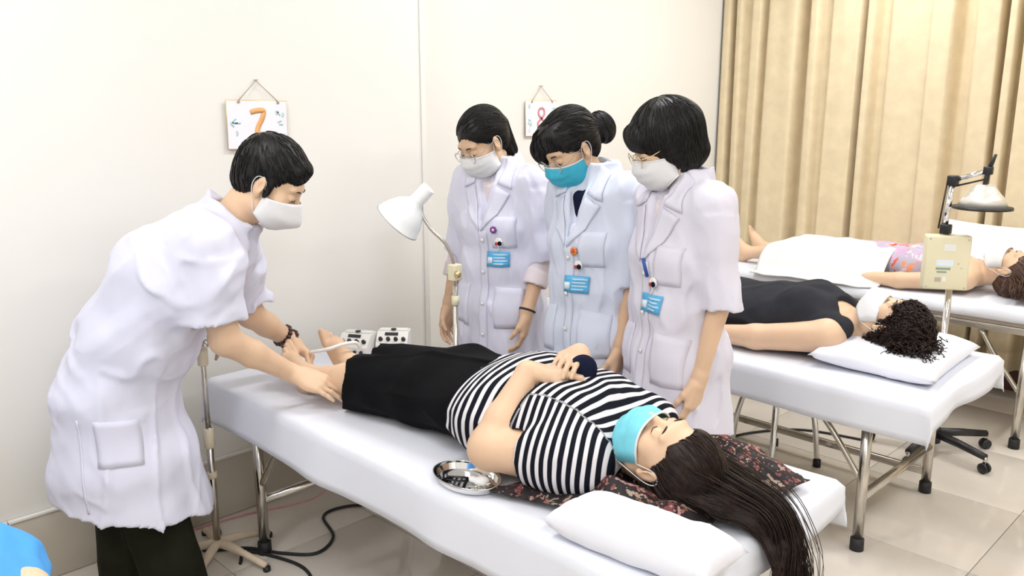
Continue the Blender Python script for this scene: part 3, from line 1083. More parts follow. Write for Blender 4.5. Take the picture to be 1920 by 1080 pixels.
# ------------------------------------------------------------------ the room
WX, WX2, CY, X1, Y0 = -3.01, -3.17, 5.28, 2.6, -2.4
STEP = 2.46
def struct(name, mb, mt, parent=None):
    o = mb.build(name, mt, parent)
    if parent is None: o['kind'] = 'structure'
    return o
floor = struct('floor', MB().box((WX2 - .1, Y0 - .1, -.12), (X1 + .1, CY + .1, -.006)), M_grout)
TS, GAP = .605, .003
tile_me = MB().box((0, 0, -.008), (TS - GAP, TS - GAP, 0), .0012).mesh('tile')
tile_me.materials.append(M_tile)
ix0 = math.floor((WX2 + .78) / TS); ix1 = math.ceil((X1 + .78) / TS)
iy0 = math.floor((Y0 - 3.03) / TS); iy1 = math.ceil((CY - 3.03) / TS)
for i in range(ix0, ix1):
    for j in range(iy0, iy1):
        t = bpy.data.objects.new('tile', tile_me)
        COL.objects.link(t)
        t.parent = floor
        t.location = (-.78 + i * TS + GAP / 2, 3.03 + j * TS + GAP / 2, random.uniform(-.0004, .0004))
struct('ceiling', MB().box((WX2 - .1, Y0 - .1, CEIL), (X1 + .1, CY + .1, CEIL + .1)), M_ceil)
struct('wall_left', MB().box((WX2 - .15, Y0, -.006), (WX, STEP, CEIL)).box((WX2 - .15, STEP, -.006), (WX2, CY, CEIL)), M_wall)
struct('wall_back', MB().box((WX2 - .15, CY, -.006), (X1, CY + .1, CEIL)), M_wall)
struct('wall_right', MB().box((X1, Y0, -.006), (X1 + .1, CY + .1, CEIL)), M_wall)
struct('wall_front', MB().box((WX2 - .15, Y0 - .1, -.006), (X1 + .1, Y0, CEIL)), M_wall)
struct('trim_1', MB().box((WX, STEP - .022, .25), (WX + .008, STEP + .004, CEIL), .002), M_wall)
# tiled skirting, each tile a piece
bl = struct('baseboard_left', MB().box((WX - .002, Y0, 0), (WX + .006, STEP, .245)), M_grout)
st_me = MB().box((0, 0, 0), (.013, .60, .238), .0015).mesh('tile'); st_me.materials.append(M_skirt)
lp_me = MB().box((0, 0, 0), (.017, .60, .010), .002).mesh('capping'); lp_me.materials.append(M_wall)
y = STEP - .602
while y > Y0 - .2:
    for nm, me, z in (('tile', st_me, .002), ('capping', lp_me, .2405)):
        t = bpy.data.objects.new(nm, me); COL.objects.link(t); t.parent = bl
        t.location = (WX + .002, max(y, Y0), z)
    y -= .603
struct('baseboard_recess', MB().box((WX2, STEP + .002, 0), (WX2 + .012, CY, .24), .002), M_skirt)
struct('baseboard_back', MB().box((WX2 + .013, CY - .014, 0), (X1, CY, .12), .002), M_skirt_d)

# ceiling lamps: housing and tube
for i, (x, yy) in enumerate(LAMPS):
    t = thing('ceiling_lamp', 'white ceiling batten lamp out of view above the room', 'lamp', (x, yy, CEIL - .07), 'ceiling lamps overhead')
    MB().box((x - .19, yy - .62, CEIL - .075), (x + .19, yy + .62, CEIL - .0), .01).build('housing', M_white, t)
    for s in (-1, 1):
        MB().tube([(x + s * .09, yy - .58, CEIL - .088), (x + s * .09, yy + .58, CEIL - .088)], .012, 10).build('tube', M_lampglow, t)

# ------------------------------------------------------------------ curtains (two panels on a rail)
def curtain(label, x0, x1, gaps, seed, grp, yo=0):
    """gaps: (x, width, depth) valleys between the broad flat pleats"""
    t = thing('curtain', label, 'curtain', ((x0 + x1) / 2, CY - .12, .13), grp)
    xs = [np.arange(x0, x1, .010)]
    for g, w, d in gaps:
        xs.append(g + np.linspace(-1.6, 1.6, 25) * w)
    xs = np.unique(np.round(np.clip(np.concatenate(xs), x0, x1), 4))
    n = len(xs)
    zs = np.linspace(2.82, .14, 24)
    P = np.zeros((len(zs), n, 3))
    for i, z in enumerate(zs):
        dn = (2.82 - z) / 2.7
        yv = CY - .165 + yo + .012 * vnoise(xs * 6, xs * 0 + dn * 1.2, xs * 0, seed) + .006 * vnoise(xs * 15, xs * 0 + dn * 1.5, xs * 0, seed + 1)
        xo = np.zeros(n)
        for k, (g, w, d) in enumerate(gaps):
            gx = g
            ww = w * (1 + .25 * math.sin(k * 2.1 + dn * 2))
            e = np.exp(-((xs - gx) / ww) ** 4)
            yv = np.maximum(yv, yv + d * (1 - .1 * dn) * e)
            xo += .012 * dn * math.sin(k * 1.7 + 1) * np.exp(-((xs - gx) / .12) ** 2)
        P[i, :, 0] = xs + xo
        P[i, :, 1] = np.minimum(yv, CY - .022)
        P[i, :, 2] = z
    MB().grid(P).build('panel', M_curtain, t, solid=.003)
    hem = P[-3:-1, :, :].copy(); hem[:, :, 1] -= .004
    MB().grid(hem).build('hem', M_curtain, t, solid=.004)
    return t
GX = [(-3.086, .016, .12), (-2.985, .030, .05), (-2.855, .032, .07), (-2.594, .030, .13), (-2.460, .034, .07), (-2.221, .022, .13), (-2.110, .036, .085), (-1.668, .044, .12),
      (-1.468, .016, .12), (-1.385, .024, .10), (-1.21, .030, .12), (-1.02, .020, .10), (-.80, .034, .12), (-.62, .020, .08), (-.40, .030, .12), (-.20, .022, .12), (.05, .034, .10), (.28, .020, .12), (.50, .030, .12), (.78, .03, .1), (1.0, .02, .12)]
curtain('beige floor-length curtain panel at the wall corner behind the dark-haired trainee', WX2 + .015, -1.832, [g for g in GX if g[0] < -1.9], 5, 'beige curtains')
curtain('beige curtain panel hanging behind the infrared lamp at right', -1.838, 1.3, [g for g in GX if g[0] > -1.8], 9, 'beige curtains', -.016)
rl = thing('curtain_rail', 'steel curtain rail above the beige curtains', 'rail', (-1.0, CY - .115, 2.85))
MB().tube([(WX2 + .02, CY - .115, 2.86), (1.2, CY - .115, 2.86)], .014, 12).build('rod', M_steel, rl)
for x in (-2.9, -1.0, 1.0):
    MB().tube([(x, CY - .115, 2.86), (x, CY - .005, 2.86)], .008, 8).build('bracket', M_steel, rl)

# ------------------------------------------------------------------ hanging bed-number signs
def stroke(pts, w, z, fr, th=.002):
    """flat brush stroke in the sign's plane"""
    pts = spline(pts, 6)
    a = [np.asarray(p, float) for p in pts]
    L, Rr = [], []
    for i, p in enumerate(a):
        tn = a[min(i + 1, len(a) - 1)] - a[max(i - 1, 0)]
        tn = tn / (np.linalg.norm(tn) + 1e-9)
        nn = np.array([-tn[1], tn[0]])
        tt = i / (len(a) - 1)
        ww = w * (.75 if tt in (0, 1) else 1)
        L.append(fr(*(p + nn * ww), z)); Rr.append(fr(*(p - nn * ww), z))
    return np.array([L, Rr])
def sign(label, X, yc, zc, w, h, top, digit, tilt=0.0):
    t = thing('number_sign', label, 'sign', (X + .01, yc, zc))
    ca, sa = math.cos(tilt), math.sin(tilt)
    fr = lambda y, z, d: (X + .012 + d, yc + y * ca - z * sa, zc + y * sa + z * ca)
    cs = [(-w, h), (w, h), (w, -h), (-w, -h)]
    mb = MB()
    mb.add([fr(y, z, -.004) for y, z in cs] + [fr(y, z, .003) for y, z in cs],
           [(0, 1, 2, 3), (7, 6, 5, 4), (0, 4, 5, 1), (1, 5, 6, 2), (2, 6, 7, 3), (3, 7, 4, 0)])
    pn = mb.build('card', M_paper, t)
    MB().tube([fr(y, z, 0) for y, z in cs], .0032, 8, closed=True).build('gold_frame', M_gold, t)
    apex = fr(0, h + top, .0)
    MB().tube([fr(-w * .62, h, .004), apex, fr(w * .70, h, .004)], .0016, 6).build('hanging_cord', M_string, t)
    MB().tube([(X - .0, apex[1], apex[2] + .002), (apex[0] + .012, apex[1], apex[2] + .002)], .0025, 8).build('nail', M_steel, t)
    for s in (-.62, .70):
        MB().lathe([(0, -.003), (.005, -.003), (.005, .003), (0, .003)], fr(w * s, h - .004, .004), (1, 0, 0), 10).build('cord_knot', M_string, t)
    if digit == 7:
        MB().grid(stroke([(-.030, .046), (-.004, .053), (.024, .052), (.018, .025), (.0, -.008), (-.010, -.045)], .0095, .0045, fr)).build('digit', M_num7, pn, solid=.001)
    else:
        MB().grid(stroke([(.0, .0), (.022, .022), (.018, .046), (0, .054), (-.018, .046), (-.022, .022), (0, 0), (.026, -.022), (.02, -.048), (0, -.056), (-.02, -.048), (-.026, -.022), (0, 0)], .006, .0045, fr)).build('digit', M_num8, pn, solid=.001)
    rs = np.random.default_rng(digit)
    for k in range(15):
        sd = rs.choice([-1, 1])
        y0 = sd * w * rs.uniform(.66, .86); z0 = h * rs.uniform(-.8, .8)
        a = rs.uniform(0, 6.28); ln = rs.uniform(.006, .013)
        MB().grid(stroke([(y0 - ln * math.cos(a), z0 - ln * math.sin(a)), (y0 + .004 * math.sin(a), z0), (y0 + ln * math.cos(a), z0 + ln * math.sin(a))], .0028, .0045, fr)).build('leaf_doodle', M_doodle, pn, solid=.0008)
    return t
sign('gold-framed card with an orange 7 hanging on the wall above the doctor', WX, 1.640, 1.517, .123, .088, .075, 7, -.02)
sign('small framed number card hanging behind the trainee with the hair bun', WX2, 3.375, 1.517, .118, .090, .075, 8, 0.0)

# ------------------------------------------------------------------ beds
def bed(label, x0, x1, y0, y1, top, inset_foot=.22, inset_head=.20, mt=None, leg_r=.019, rail_low=False):
    mt = mt or M_steel
    xc, yc = (x0 + x1) / 2, (y0 + y1) / 2
    t = thing('treatment_bed', label, 'bed', (xc, yc, 0), 'steel treatment beds')
    fr = MB()
    zt = top - .075
    for y in (y0 + .045, y1 - .045):
        fr.box((x0 + .02, y - .018, zt - .035), (x1 - .02, y + .018, zt), .004)
    for x in (x0 + .035, xc, x1 - .035):
        fr.box((x - .018, y0 + .06, zt - .034), (x + .018, y1 - .06, zt - .001), .004)
    fr.build('frame', mt, t)
    MB().box((x0 + .012, y0 + .012, zt), (x1 - .012, y1 - .012, top - .006), .02).build('mattress', M_vinyl, t)
    for x in (x0 + inset_foot, x1 - inset_head):
        for y in (y0 + .05, y1 - .05):
            lg = MB().tube([(x, y, .02), (x, y, zt - .03)], leg_r, 14).build('leg', mt, t)
            MB().lathe([(0, 0), (leg_r + .006, 0), (leg_r + .005, .045), (leg_r, .047), (0, .047)], (x, y, 0), (0, 0, 1), 16).build('rubber_foot', M_rubber, lg)
        MB().tube([(x, y0 + .05, .205), (x, y1 - .05, .205)], leg_r * .9, 12).build('stretcher', mt, t)
    for x, s in ((x0 + inset_foot, 1), (x1 - inset_head, -1)):
        for y in (y0 + .05, y1 - .05):
            MB().tube(spline([(x, y, .26), (x + s * .12, y, .42), (x + s * .20, y, zt - .04)], 5), .011, 10).build('brace', mt, t)
    if rail_low:
        MB().box((x0 + inset_foot, y1 - .062, .075), (x1 - inset_head, y1 - .038, .105), .004).build('lower_rail', mt, t)
    return t

def sheet(label, x0, x1, y0, y1, top, dn, df, de0, de1, seed=0, mt=None):
    """cloth over the bed: drops dn (camera side), df (far side), de0 (foot), de1 (head)"""
    mt = mt or M_sheet
    st = .024
    ax = np.concatenate([np.arange(-de0, 0, st), np.arange(0, x1 - x0, st), np.arange(x1 - x0, x1 - x0 + de1 + st * .5, st)])
    ay = np.concatenate([np.arange(-dn, 0, st), np.arange(0, y1 - y0, st), np.arange(y1 - y0, y1 - y0 + df + st * .5, st)])
    A, Bm = np.meshgrid(ax, ay, indexing='ij')
    W, D = x1 - x0, y1 - y0
    ex = np.maximum(-A, 0) + np.maximum(A - W, 0); ey = np.maximum(-Bm, 0) + np.maximum(Bm - D, 0)
    sx = np.where(A < 0, -1, np.where(A > W, 1, 0)); sy = np.where(Bm < 0, -1, np.where(Bm > D, 1, 0))
    r = .016
    def fold(e):
        out = np.where(e < r * 1.57, r * np.sin(np.minimum(e / r, 1.57)), r)
        dn_ = np.where(e < r * 1.57, r * (1 - np.cos(np.minimum(e / r, 1.57))), r + e - r * 1.57)
        return out, dn_
    ox, zx = fold(ex); oy, zy = fold(ey)
    drop = (zx ** 2.6 + zy ** 2.6 + 1e-12) ** (1 / 2.6)
    both = np.minimum(ex, ey)
    wav = vnoise(A * 5 + seed, Bm * 5, A * 0 + seed, seed)
    wy = np.sin(A * 9 + seed + 2 * vnoise(A * 2, A * 0, A * 0, seed + 2)) * .006 + .010 * vnoise(A * 7, Bm * 1.5, A * 0, seed + 1)
    wx = np.sin(Bm * 11 + seed * 2) * .010 + .010 * vnoise(Bm * 7, A * 1.5, A * 0, seed + 3)
    X = x0 + np.clip(A, 0, W) + sx * (ox + wx * np.minimum(ex / .12, 1.5) + both * .10 + ex * .06)
    Y = y0 + np.clip(Bm, 0, D) + sy * (oy + .6 * wy * np.minimum(ey / .12, 1.5) + both * .10 + ey * .06)
    Zv = top - drop + np.where(drop < .001, .0035 * vnoise(A * 6, Bm * 6, A * 0, seed + 7) + .002, 0) + .0
    Zv = Zv + np.where(ey > .02, .003 * np.sin(A * 4.3 + seed), 0) * np.minimum(ey / .15, 1)
    o = MB().grid(np.stack([X, Y, Zv], -1)).build('bed_sheet', mt, None, solid=.003)
    o.modifiers['thickness'].offset = 1
    origin_to(o, ((x0 + x1) / 2, (y0 + y1) / 2, top))
    tag(o, label, 'sheet', 'white bed sheets')
    return o
B1 = (-2.855, -.875, 1.315, 2.085)
B2 = (-2.88, -.925, 2.86, 3.63)
B3 = (-2.75, -.80, 4.31, 5.02)
B0 = (-2.855, -.875, -.42, .345)
bed('steel-legged treatment bed nearest the camera, carrying the woman in stripes', *B1, .62)
bed('steel treatment bed in the middle with the woman in the dark top', *B2, .62, rail_low=True)
bed('steel-framed bed in front of the curtain with the towel-covered patient', *B3, .66)
bed('treatment bed just out of view beside the doctor, carrying the patient in blue', *B0, .62)
sheet('white sheet draped over the nearest bed, under the woman in stripes', *B1, .625, .165, .14, .10, .085, 1)
sheet('white sheet draped over the middle bed, under the woman in the dark top', *B2, .625, .145, .14, .12, .085, 4)
sheet('white sheet on the far bed in front of the curtain', *B3, .665, .06, .06, .06, .06, 7)
sheet('white sheet on the bed at lower left under the patient in blue', *B0, .625, .15, .10, .10, .10, 9)

def pillow(label, c, sx, sy, sz, rz=0, tilt=(0, 0), seed=0, name='pillow', cat='pillow', flat=.0):
    n = 26
    u = np.linspace(-1, 1, n)
    U, W = np.meshgrid(u, u, indexing='ij')
    e = np.clip((1 - np.abs(U) ** 3.2) * (1 - np.abs(W) ** 3.2), 0, 1) ** .42
    pin = 1 - .07 * (1 - np.abs(W) ** 2) * np.abs(U) ** 6
    pin2 = 1 - .07 * (1 - np.abs(U) ** 2) * np.abs(W) ** 6
    cr = vnoise(U * 3 + seed, W * 3, U * 0, seed) * .10 + vnoise(U * 7, W * 5 + seed, U * 0, seed + 2) * .05
    mb = MB()
    M = Matrix.Translation(c) @ Matrix.Rotation(rz, 4, 'Z') @ Matrix.Rotation(tilt[0], 4, 'X') @ Matrix.Rotation(tilt[1], 4, 'Y')
    M = np.array(M)
    for sgn in (1, -1):
        Zt = sgn * sz * e * (1 + cr) * (1 if sgn > 0 else .85)
        P = np.stack([U * sx * pin, W * sy * pin2, Zt], -1)
        P = P @ M[:3, :3].T + M[:3, 3]
        if sgn < 0: P = P[::-1]
        mb.grid(P)
    me = mb.mesh(name)
    bm = bmesh.new(); bm.from_mesh(me); bmesh.ops.remove_doubles(bm, verts=bm.verts[:], dist=.0008); bm.to_mesh(me); bm.free()
    o = link(name, me, M_pillow)
    origin_to(o, c)
    tag(o, label, cat)
    return o

# ------------------------------------------------------------------ three trainees in white coats
CO1 = mat('lab_coat_lilac', (.705, .705, .83), .8, var=.02, vscale=6, bump=.40, bscale=6, bdist=.008, stretch=(1.5, 1.5, .6), ridged=True)
CO2 = mat('lab_coat_blue_white', (.67, .71, .83), .8, var=.02, vscale=6, bump=.40, bscale=6, bdist=.008, stretch=(1.5, 1.5, .6), ridged=True)
CO3 = mat('lab_coat_rose_white', (.72, .70, .795), .8, var=.02, vscale=6, bump=.40, bscale=6, bdist=.008, stretch=(1.5, 1.5, .6), ridged=True)
M_frame1 = mat('silver_frame', (.55, .52, .48), .25, .8, var=.05)
M_frame2 = mat('gold_frame', (.75, .60, .35), .25, .9, var=.05)
def look(f, down):
    f = nz((f[0], f[1], 0)); a = math.radians(down)
    return f * math.cos(a) - V(0, 0, 1) * math.sin(a), f * math.sin(a) + V(0, 0, 1) * math.cos(a)
hang = lambda l, el, wr, hd=(-.05, .18, -1): {'el': el, 'wr': wr, 'hd': hd, 'hn': (-l, .25, 0), 'ht': (-l * .3, 1, 0)}
f_, u_ = look((-.10, -.99), 32)
N1 = clinician('trainee in a white coat and white mask with glasses, next to the white lamp', (-2.53, 2.46), (.26, -.966), (-2.553, 2.385, 1.452), f_, u_,
    {'L': hang(1, (.205, -.005, .995), (.185, .10, .775)), 'R': hang(-1, (-.205, -.005, .995), (-.215, .07, .76))},
    'tail', ('flat', M_maskw), M_skin2, CO1, M_shirtw, (.072, .985), 'purple', M_frame1, True, 3, 1.03)
f_, u_ = look((-.20, -.98), 34)
N2 = clinician('trainee with a hair bun and bright blue mask, standing between the other two', (-1.99, 2.42), (.0, -1), (-2.065, 2.36, 1.447), f_, u_,
    {'L': hang(1, (.188, .0, .99), (.188, .07, .755)), 'R': hang(-1, (-.185, -.06, 1.00), (-.165, -.02, .77))},
    'bun', ('flat', M_maskb), M_skin2, CO2, M_navy, (.045, .965), 'orange', M_frame1, False, 5, 1.05)
f_, u_ = look((-.60, -.80), 24)
N3 = clinician('trainee with a black bob and white mask, nearest to the middle bed', (-1.58, 2.37), (-.30, -.954), (-1.622, 2.325, 1.475), f_, u_,
    {'L': hang(1, (.20, -.005, .985), (.185, .05, .745), (-.02, .22, -1)), 'R': hang(-1, (-.145, -.05, 1.00), (-.140, -.02, .77))},
    'bob', ('flat', M_maskw), M_skin, CO3, M_shirtw, (.047, .965), 'pen', M_frame2, False, 8, 1.07)

# bracelet on the first trainee's wrist
sh, el, w = N1[3]['L']
d = nz(w - el); c = w - d * .005
a = nz(np.cross(d, (0, 0, 1))); b = np.cross(d, a)
MB().tube([c + (a * math.cos(t) + b * math.sin(t)) * .031 for t in np.linspace(0, 2 * math.pi, 24, endpoint=False)], .0045, 8, closed=True).build('bracelet', M_rubber, N1[0])

# ------------------------------------------------------------------ the doctor bending over the bed
doc = thing('person', 'doctor in a white short-sleeved coat and olive-black trousers, bending over the feet', 'person', (-2.58, .93, 0))
Fd = nz((.65, .76, 0)); Ld = V(-.76, .65, 0)
H = Frame((-2.397, 1.343, 1.368), nz((.59, .60, -.54)), nz((.42, .38, .82)))
SHR, SHL = V(-2.375, 1.105, 1.185), V(-2.63, 1.315, 1.13)
ELR, WRR = V(-2.362, 1.142, .900), V(-2.372, 1.362, .745)
ELL, WRL = V(-2.665, 1.385, .885), V(-2.672, 1.535, .762)
hdR, hdL = nz((.72, .52, -.30)), nz((.86, .22, -.42))
HIPR, HIPL = V(-2.60, .865, .76), V(-2.73, .965, .76)
KNR, KNL = V(-2.585, .95, .42), V(-2.68, .925, .42)
ANR, ANL = V(-2.475, .985, .085), V(-2.67, .905, .085)
S = Solid()
S.ec((-2.665, .92, .74), (-2.615, .99, .92), (.14, .10), (.14, .11), Ld, .05)
S.ec((-2.61, 1.0, .92), (-2.52, 1.17, 1.13), (.145, .12), (.16, .105), Ld, .05)
S.rc(SHR * .8 + SHL * .2, SHR * .2 + SHL * .8, .06, .06, .05)
S.rc((-2.495, 1.215, 1.20), H(0, -.022, -.05), .062, .056, .03)
for hp, kn, an in ((HIPR, KNR, ANR), (HIPL, KNL, ANL)):
    S.rc(hp, kn, .085, .06, .03); S.rc(kn, an, .058, .042, .02)
    S.rc(an - V(0, 0, .02), an + Fd * .14 - V(0, 0, .045), .04, .03, .02)
add_head(S, H, 1.05)
for a, b, c in ((SHR, ELR, WRR), (SHL, ELL, WRL)):
    S.rc(a, b, .054, .045, .03); S.rc(b, b * .6 + c * .4, .045, .042, .02); S.rc(b * .6 + c * .4, c, .042, .029, .015)
add_hand(S, WRR + hdR * .018, hdR, (.12, .50, -.80), (-.2, .9, .3), 1.02, spread=3,
         curls=[(14, 20, 12), (12, 18, 10), (8, 14, 10), (4, 10, 8)], thumb=(.62, .62, .42), tcurl=14)
add_hand(S, WRL + hdL * .018, hdL, (.1, -.55, -.83), (.2, -.8, .1), 1.02, spread=2,
         curls=[(34, 40, 22), (40, 42, 22), (46, 46, 24), (50, 46, 24)], thumb=(.80, .45, .35), tcurl=16)
S.build('body', M_skin, doc, h=.0085, fines=[(H(0, 0, 0), .145, .0036), (WRR + hdR * .09, .12, .003), (WRL + hdL * .09, .12, .003)])
C = Solid()
C.rc(SHR * .86 + SHL * .14 + V(0, 0, .005), SHR * .14 + SHL * .86 + V(0, 0, .005), .078, .078, .05)
C.ec((-2.500, 1.190, 1.165), (-2.553, 1.062, 1.070), (.185, .125), (.185, .158), Ld, .06)
C.ec((-2.553, 1.062, 1.070), (-2.612, .990, .895), (.185, .155), (.175, .162), Ld, .06)
C.ec((-2.618, .984, .895), (-2.672, .918, .715), (.175, .160), (.20, .168), Ld, .05)
C.ec((-2.672, .918, .715), (-2.664, .925, .50), (.20, .168), (.225, .200), Ld, .05)
C.ec((-2.664, .925, .50), (-2.655, .932, .30), (.225, .200), (.248, .240), Ld, .05)
C.fc((-2.50, 1.20, 1.19), V(-2.474, 1.256, 1.263), .098, .090, .03)
for a, b in ((SHR, ELR), (SHL, ELL)):
    d = nz(b - a)
    e_ = a + d * .205 - Fd * (.028 if a is SHR else .0)
    C.rc(a, a + d * .09, .076, .078, .05)
    C.fc(a + d * .04, e_, .072, .096 if a is SHR else .078, .04)
    C.fc(a + d * .15 - Fd * .012, e_ + d * .05, .064, .080 if a is SHR else .062, 0, 's')
C.cut((-2.463, 1.072, .325), (-Fd[0] * .25, -Fd[1] * .25, -1))
C.ec((-2.66, .93, .40), (-2.66, .93, .25), (.165, .18), (.205, .222), Ld, 0, 's')
nk = nz(H(0, -.03, -.08) - V(-2.50, 1.20, 1.19))
C.fc(V(-2.50, 1.205, 1.195), V(-2.50, 1.205, 1.195) + nk * .22, .070, .072, 0, 's')
C.ell(V(-2.40, 1.315, 1.19), (.05, .07, .05), None, .01, 's')
df1 = cloth_disp(.0105, 8, 21, (.5, .6, .55), .28)
df2 = cloth_disp(.0075, 10, 23, (.75, -.2, -.6), .25)
df3 = cloth_disp(.008, 7, 25, (.1, .1, 1), .22)
def ddisp(Q):
    up = np.clip((Q[:, 2] - .72) / .2, 0, 1)
    return np.minimum(df1(Q) * up + df2(Q) * up, .007) + df3(Q) * (1 - up) + .4 * df2(Q) * (1 - up)
co = C.build('lab_coat', CO1, doc, h=.0072, disp=ddisp)
C.disp = ddisp
Rd = -Ld
gd = lambda f, z, o=.5: V(-2.64, .95, 0) + Fd * f + Rd * o + V(0, 0, z)
patch(C, [gd(-.035, .70), gd(.075, .685), gd(.090, .55), gd(-.025, .56)], -Rd, 'pocket', CO1, co, .002, .003)
patch(C, [gd(-.085, .70), gd(-.078, .70), gd(-.060, .42), gd(-.067, .42)], -Rd, 'side_seam', CO1, co, .0015, .003, 20, 3)
for s, zz in ((0, .40),):
    pass
Wt = Solid()
Wt.ec((-2.66, .925, .80), (-2.665, .915, .66), (.13, .095), (.13, .095), Ld, .03)
for hp, kn, an in ((HIPR, KNR, ANR), (HIPL, KNL, ANL)):
    Wt.rc(hp, kn, .084, .094, .03); Wt.fc(kn, an - V(0, 0, .03), .098, .088, .03)
    Wt.fc(an + V(0, 0, .04), an - V(0, 0, .08), .075, .078, 0, 's')
Wt.build('trousers', M_trouser, doc, h=.008, disp=cloth_disp(.006, 7, 31, (0, 0, 1), .3))
for an in (ANR, ANL):
    K = Solid()
    K.ec(an - Fd * .05 - V(0, 0, .045), an + Fd * .17 - V(0, 0, .052), (.044, .040), (.046, .030), Ld, .01)
    K.cut((0, 0, 0), (0, 0, -1))
    K.build('shoe', M_shoe, doc, h=.006)
brows(H, doc, M_hair, 1.05)
hair(H, 'short', M_hair, doc, 1.06, 2)
fm = face_mask(H, 'cup', M_maskw, doc, 1.06)
# watch-like bead bracelets on the far wrist
d = nz(WRL - ELL)
a = nz(np.cross(d, (0, 0, 1))); b = np.cross(d, a)
for off, r, br in ((-.034, .035, .0095), (.000, .034, .0085)):
    c = WRL + d * off
    mb = MB()
    nb = 15
    for i in range(nb):
        t = 2 * math.pi * i / nb
        p = c + (a * math.cos(t) + b * math.sin(t)) * r
        mb.lathe([(br * math.sin(q), -br * math.cos(q)) for q in np.linspace(0, math.pi, 7)], p, d, 8)
    mb.build('bead_bracelet', M_bead, doc)

# ------------------------------------------------------------------ woman in stripes on the nearest bed
p1 = thing('person', 'woman in a black-and-white striped top and black trousers lying on the nearest bed', 'person', (-1.7, 1.68, .63))
H = Frame((-1.098, 1.650, .745), nz((-.16, -.14, .97)), nz((.97, -.02, .16)))
S = Solid()
YS = (0, 1, 0)
S.ec((-1.84, 1.68, .735), (-1.58, 1.68, .745), (.17, .095), (.19, .11), YS, .05)
S.ec((-1.58, 1.68, .745), (-1.34, 1.675, .735), (.19, .11), (.165, .095), YS, .05)
S.rc((-1.295, 1.54, .725), (-1.295, 1.81, .725), .06, .06, .05)
S.rc((-1.27, 1.672, .73), H(0, -.022, -.055), .060, .054, .03)
SN, EN, WN = V(-1.285, 1.515, .722), V(-1.528, 1.445, .712), V(-1.528, 1.588, .888)
SF, EF, WF = V(-1.295, 1.835, .722), V(-1.555, 1.925, .705), V(-1.520, 1.790, .890)
for a, b, c in ((SN, EN, WN), (SF, EF, WF)):
    S.rc(a, b, .064, .056, .03); S.rc(b, b * .65 + c * .35, .056, .052, .02); S.rc(b * .65 + c * .35, c, .052, .031, .012)
hn_, hf_ = nz((.62, .76, -.02)), nz((.42, -.90, .12))
add_hand(S, WN + hn_ * .015, hn_, (.1, .1, -1), (.75, -.6, .2), .97, (14, 22, 14), 2, thumb=(.8, .45, .2))
add_hand(S, WF + hf_ * .015 + V(0, 0, .012), hf_, (-.1, -.1, -1), (.9, .4, .1), .97, (10, 24, 18), 2, thumb=(.75, .55, .2))
LN = [V(-1.84, 1.595, .725), V(-2.16, 1.530, .725), V(-2.455, 1.482, .680)]
LF = [V(-1.84, 1.765, .715), V(-2.16, 1.745, .708), V(-2.465, 1.655, .680)]
for a, b, c in (LN, LF):
    S.rc(a, b, .085, .060, .03); S.rc(b, b * .6 + c * .4, .058, .056, .02); S.rc(b * .6 + c * .4, c, .055, .036, .015)
add_foot(S, LN[2], (-.62, -.18, .76), (.78, 0, .60), .98, (0, 1, 0))
add_foot(S, LF[2], (-.50, -.06, .86), (.86, 0, .50), .98, (0, -1, 0))
add_head(S, H, 1.04)
S.build('body', M_skin, p1, h=.0075, fines=[(H(0, 0, 0), .145, .0034), (WN + hn_ * .09, .11, .003), (WF + hf_ * .09, .11, .003), (LF[2] + V(-.03, 0, .05), .13, .0042), (LN[2] + V(-.03, 0, .05), .13, .0042)])
T = Solid()
T.ec((-1.86, 1.68, .735), (-1.62, 1.68, .748), (.228, .115), (.238, .130), YS, .06)
T.ec((-1.62, 1.68, .748), (-1.36, 1.678, .742), (.238, .130), (.205, .122), YS, .06)
for y in (1.59, 1.77):
    T.ell((-1.42, y, .785), (.10, .085, .075), None, .05)
T.rc((-1.30, 1.545, .728), (-1.30, 1.805, .728), .080, .080, .05)
for a, b in ((SN, EN), (SF, EF)):
    d = nz(b - a)
    T.rc(a, a + d * .06, .078, .080, .04)
    T.fc(a + d * .03, a + d * .135, .082, .076, .02)
    T.fc(a + d * .085, a + d * .18, .064, .066, 0, 's')
T.cut((-1.715, 1.68, .74), (-1, -.06, -.10))
T.cut((0, 0, .632), (0, 0, -1))
T.ec((-1.66, 1.68, .735), (-1.80, 1.68, .735), (.19, .095), (.232, .12), YS, 0, 's')
for a, b, c in ((SN, EN, WN), (SF, EF, WF)):
    T.rc(b, c, .058, .037, .008, 's'); T.rc(a * .45 + b * .55, b, .062, .059, .006, 's')
T.fc((-1.26, 1.672, .735), (-1.10, 1.668, .765), .064, .075, 0, 's')
tw = cloth_disp(.005, 8, 41, (.4, .8, .3), .3)
def stripe(v):
    x = v[:, 0] + .012 * vnoise(v[:, 0] * 5, v[:, 1] * 5, v[:, 2] * 5, 3) + .06 * np.maximum(v[:, 2] - .78, 0)
    slv = (v[:, 1] < 1.548 + .12 * (v[:, 0] + 1.38)) & (v[:, 0] > -1.47)
    x = np.where(slv, v[:, 0] * 1.02 + .42 * v[:, 1] + .008 * vnoise(v[:, 0] * 9, v[:, 1] * 9, v[:, 2] * 9, 5), x)
    return x / .0252 + 100
T.build('striped_top', M_stripe, p1, h=.0062, disp=lambda Q: tw(Q), attr=stripe)
Tr = Solid()
Tr.ec((-1.66, 1.68, .735), (-1.95, 1.675, .735), (.215, .108), (.215, .108), YS, .05)
Tr.ec((-1.95, 1.60, .735), (-2.24, 1.515, .715), (.125, .105), (.105, .085), YS, .05)
Tr.ec((-1.95, 1.76, .730), (-2.36, 1.695, .706), (.120, .098), (.088, .068), YS, .05)
Tr.cut((0, 0, .632), (0, 0, -1))
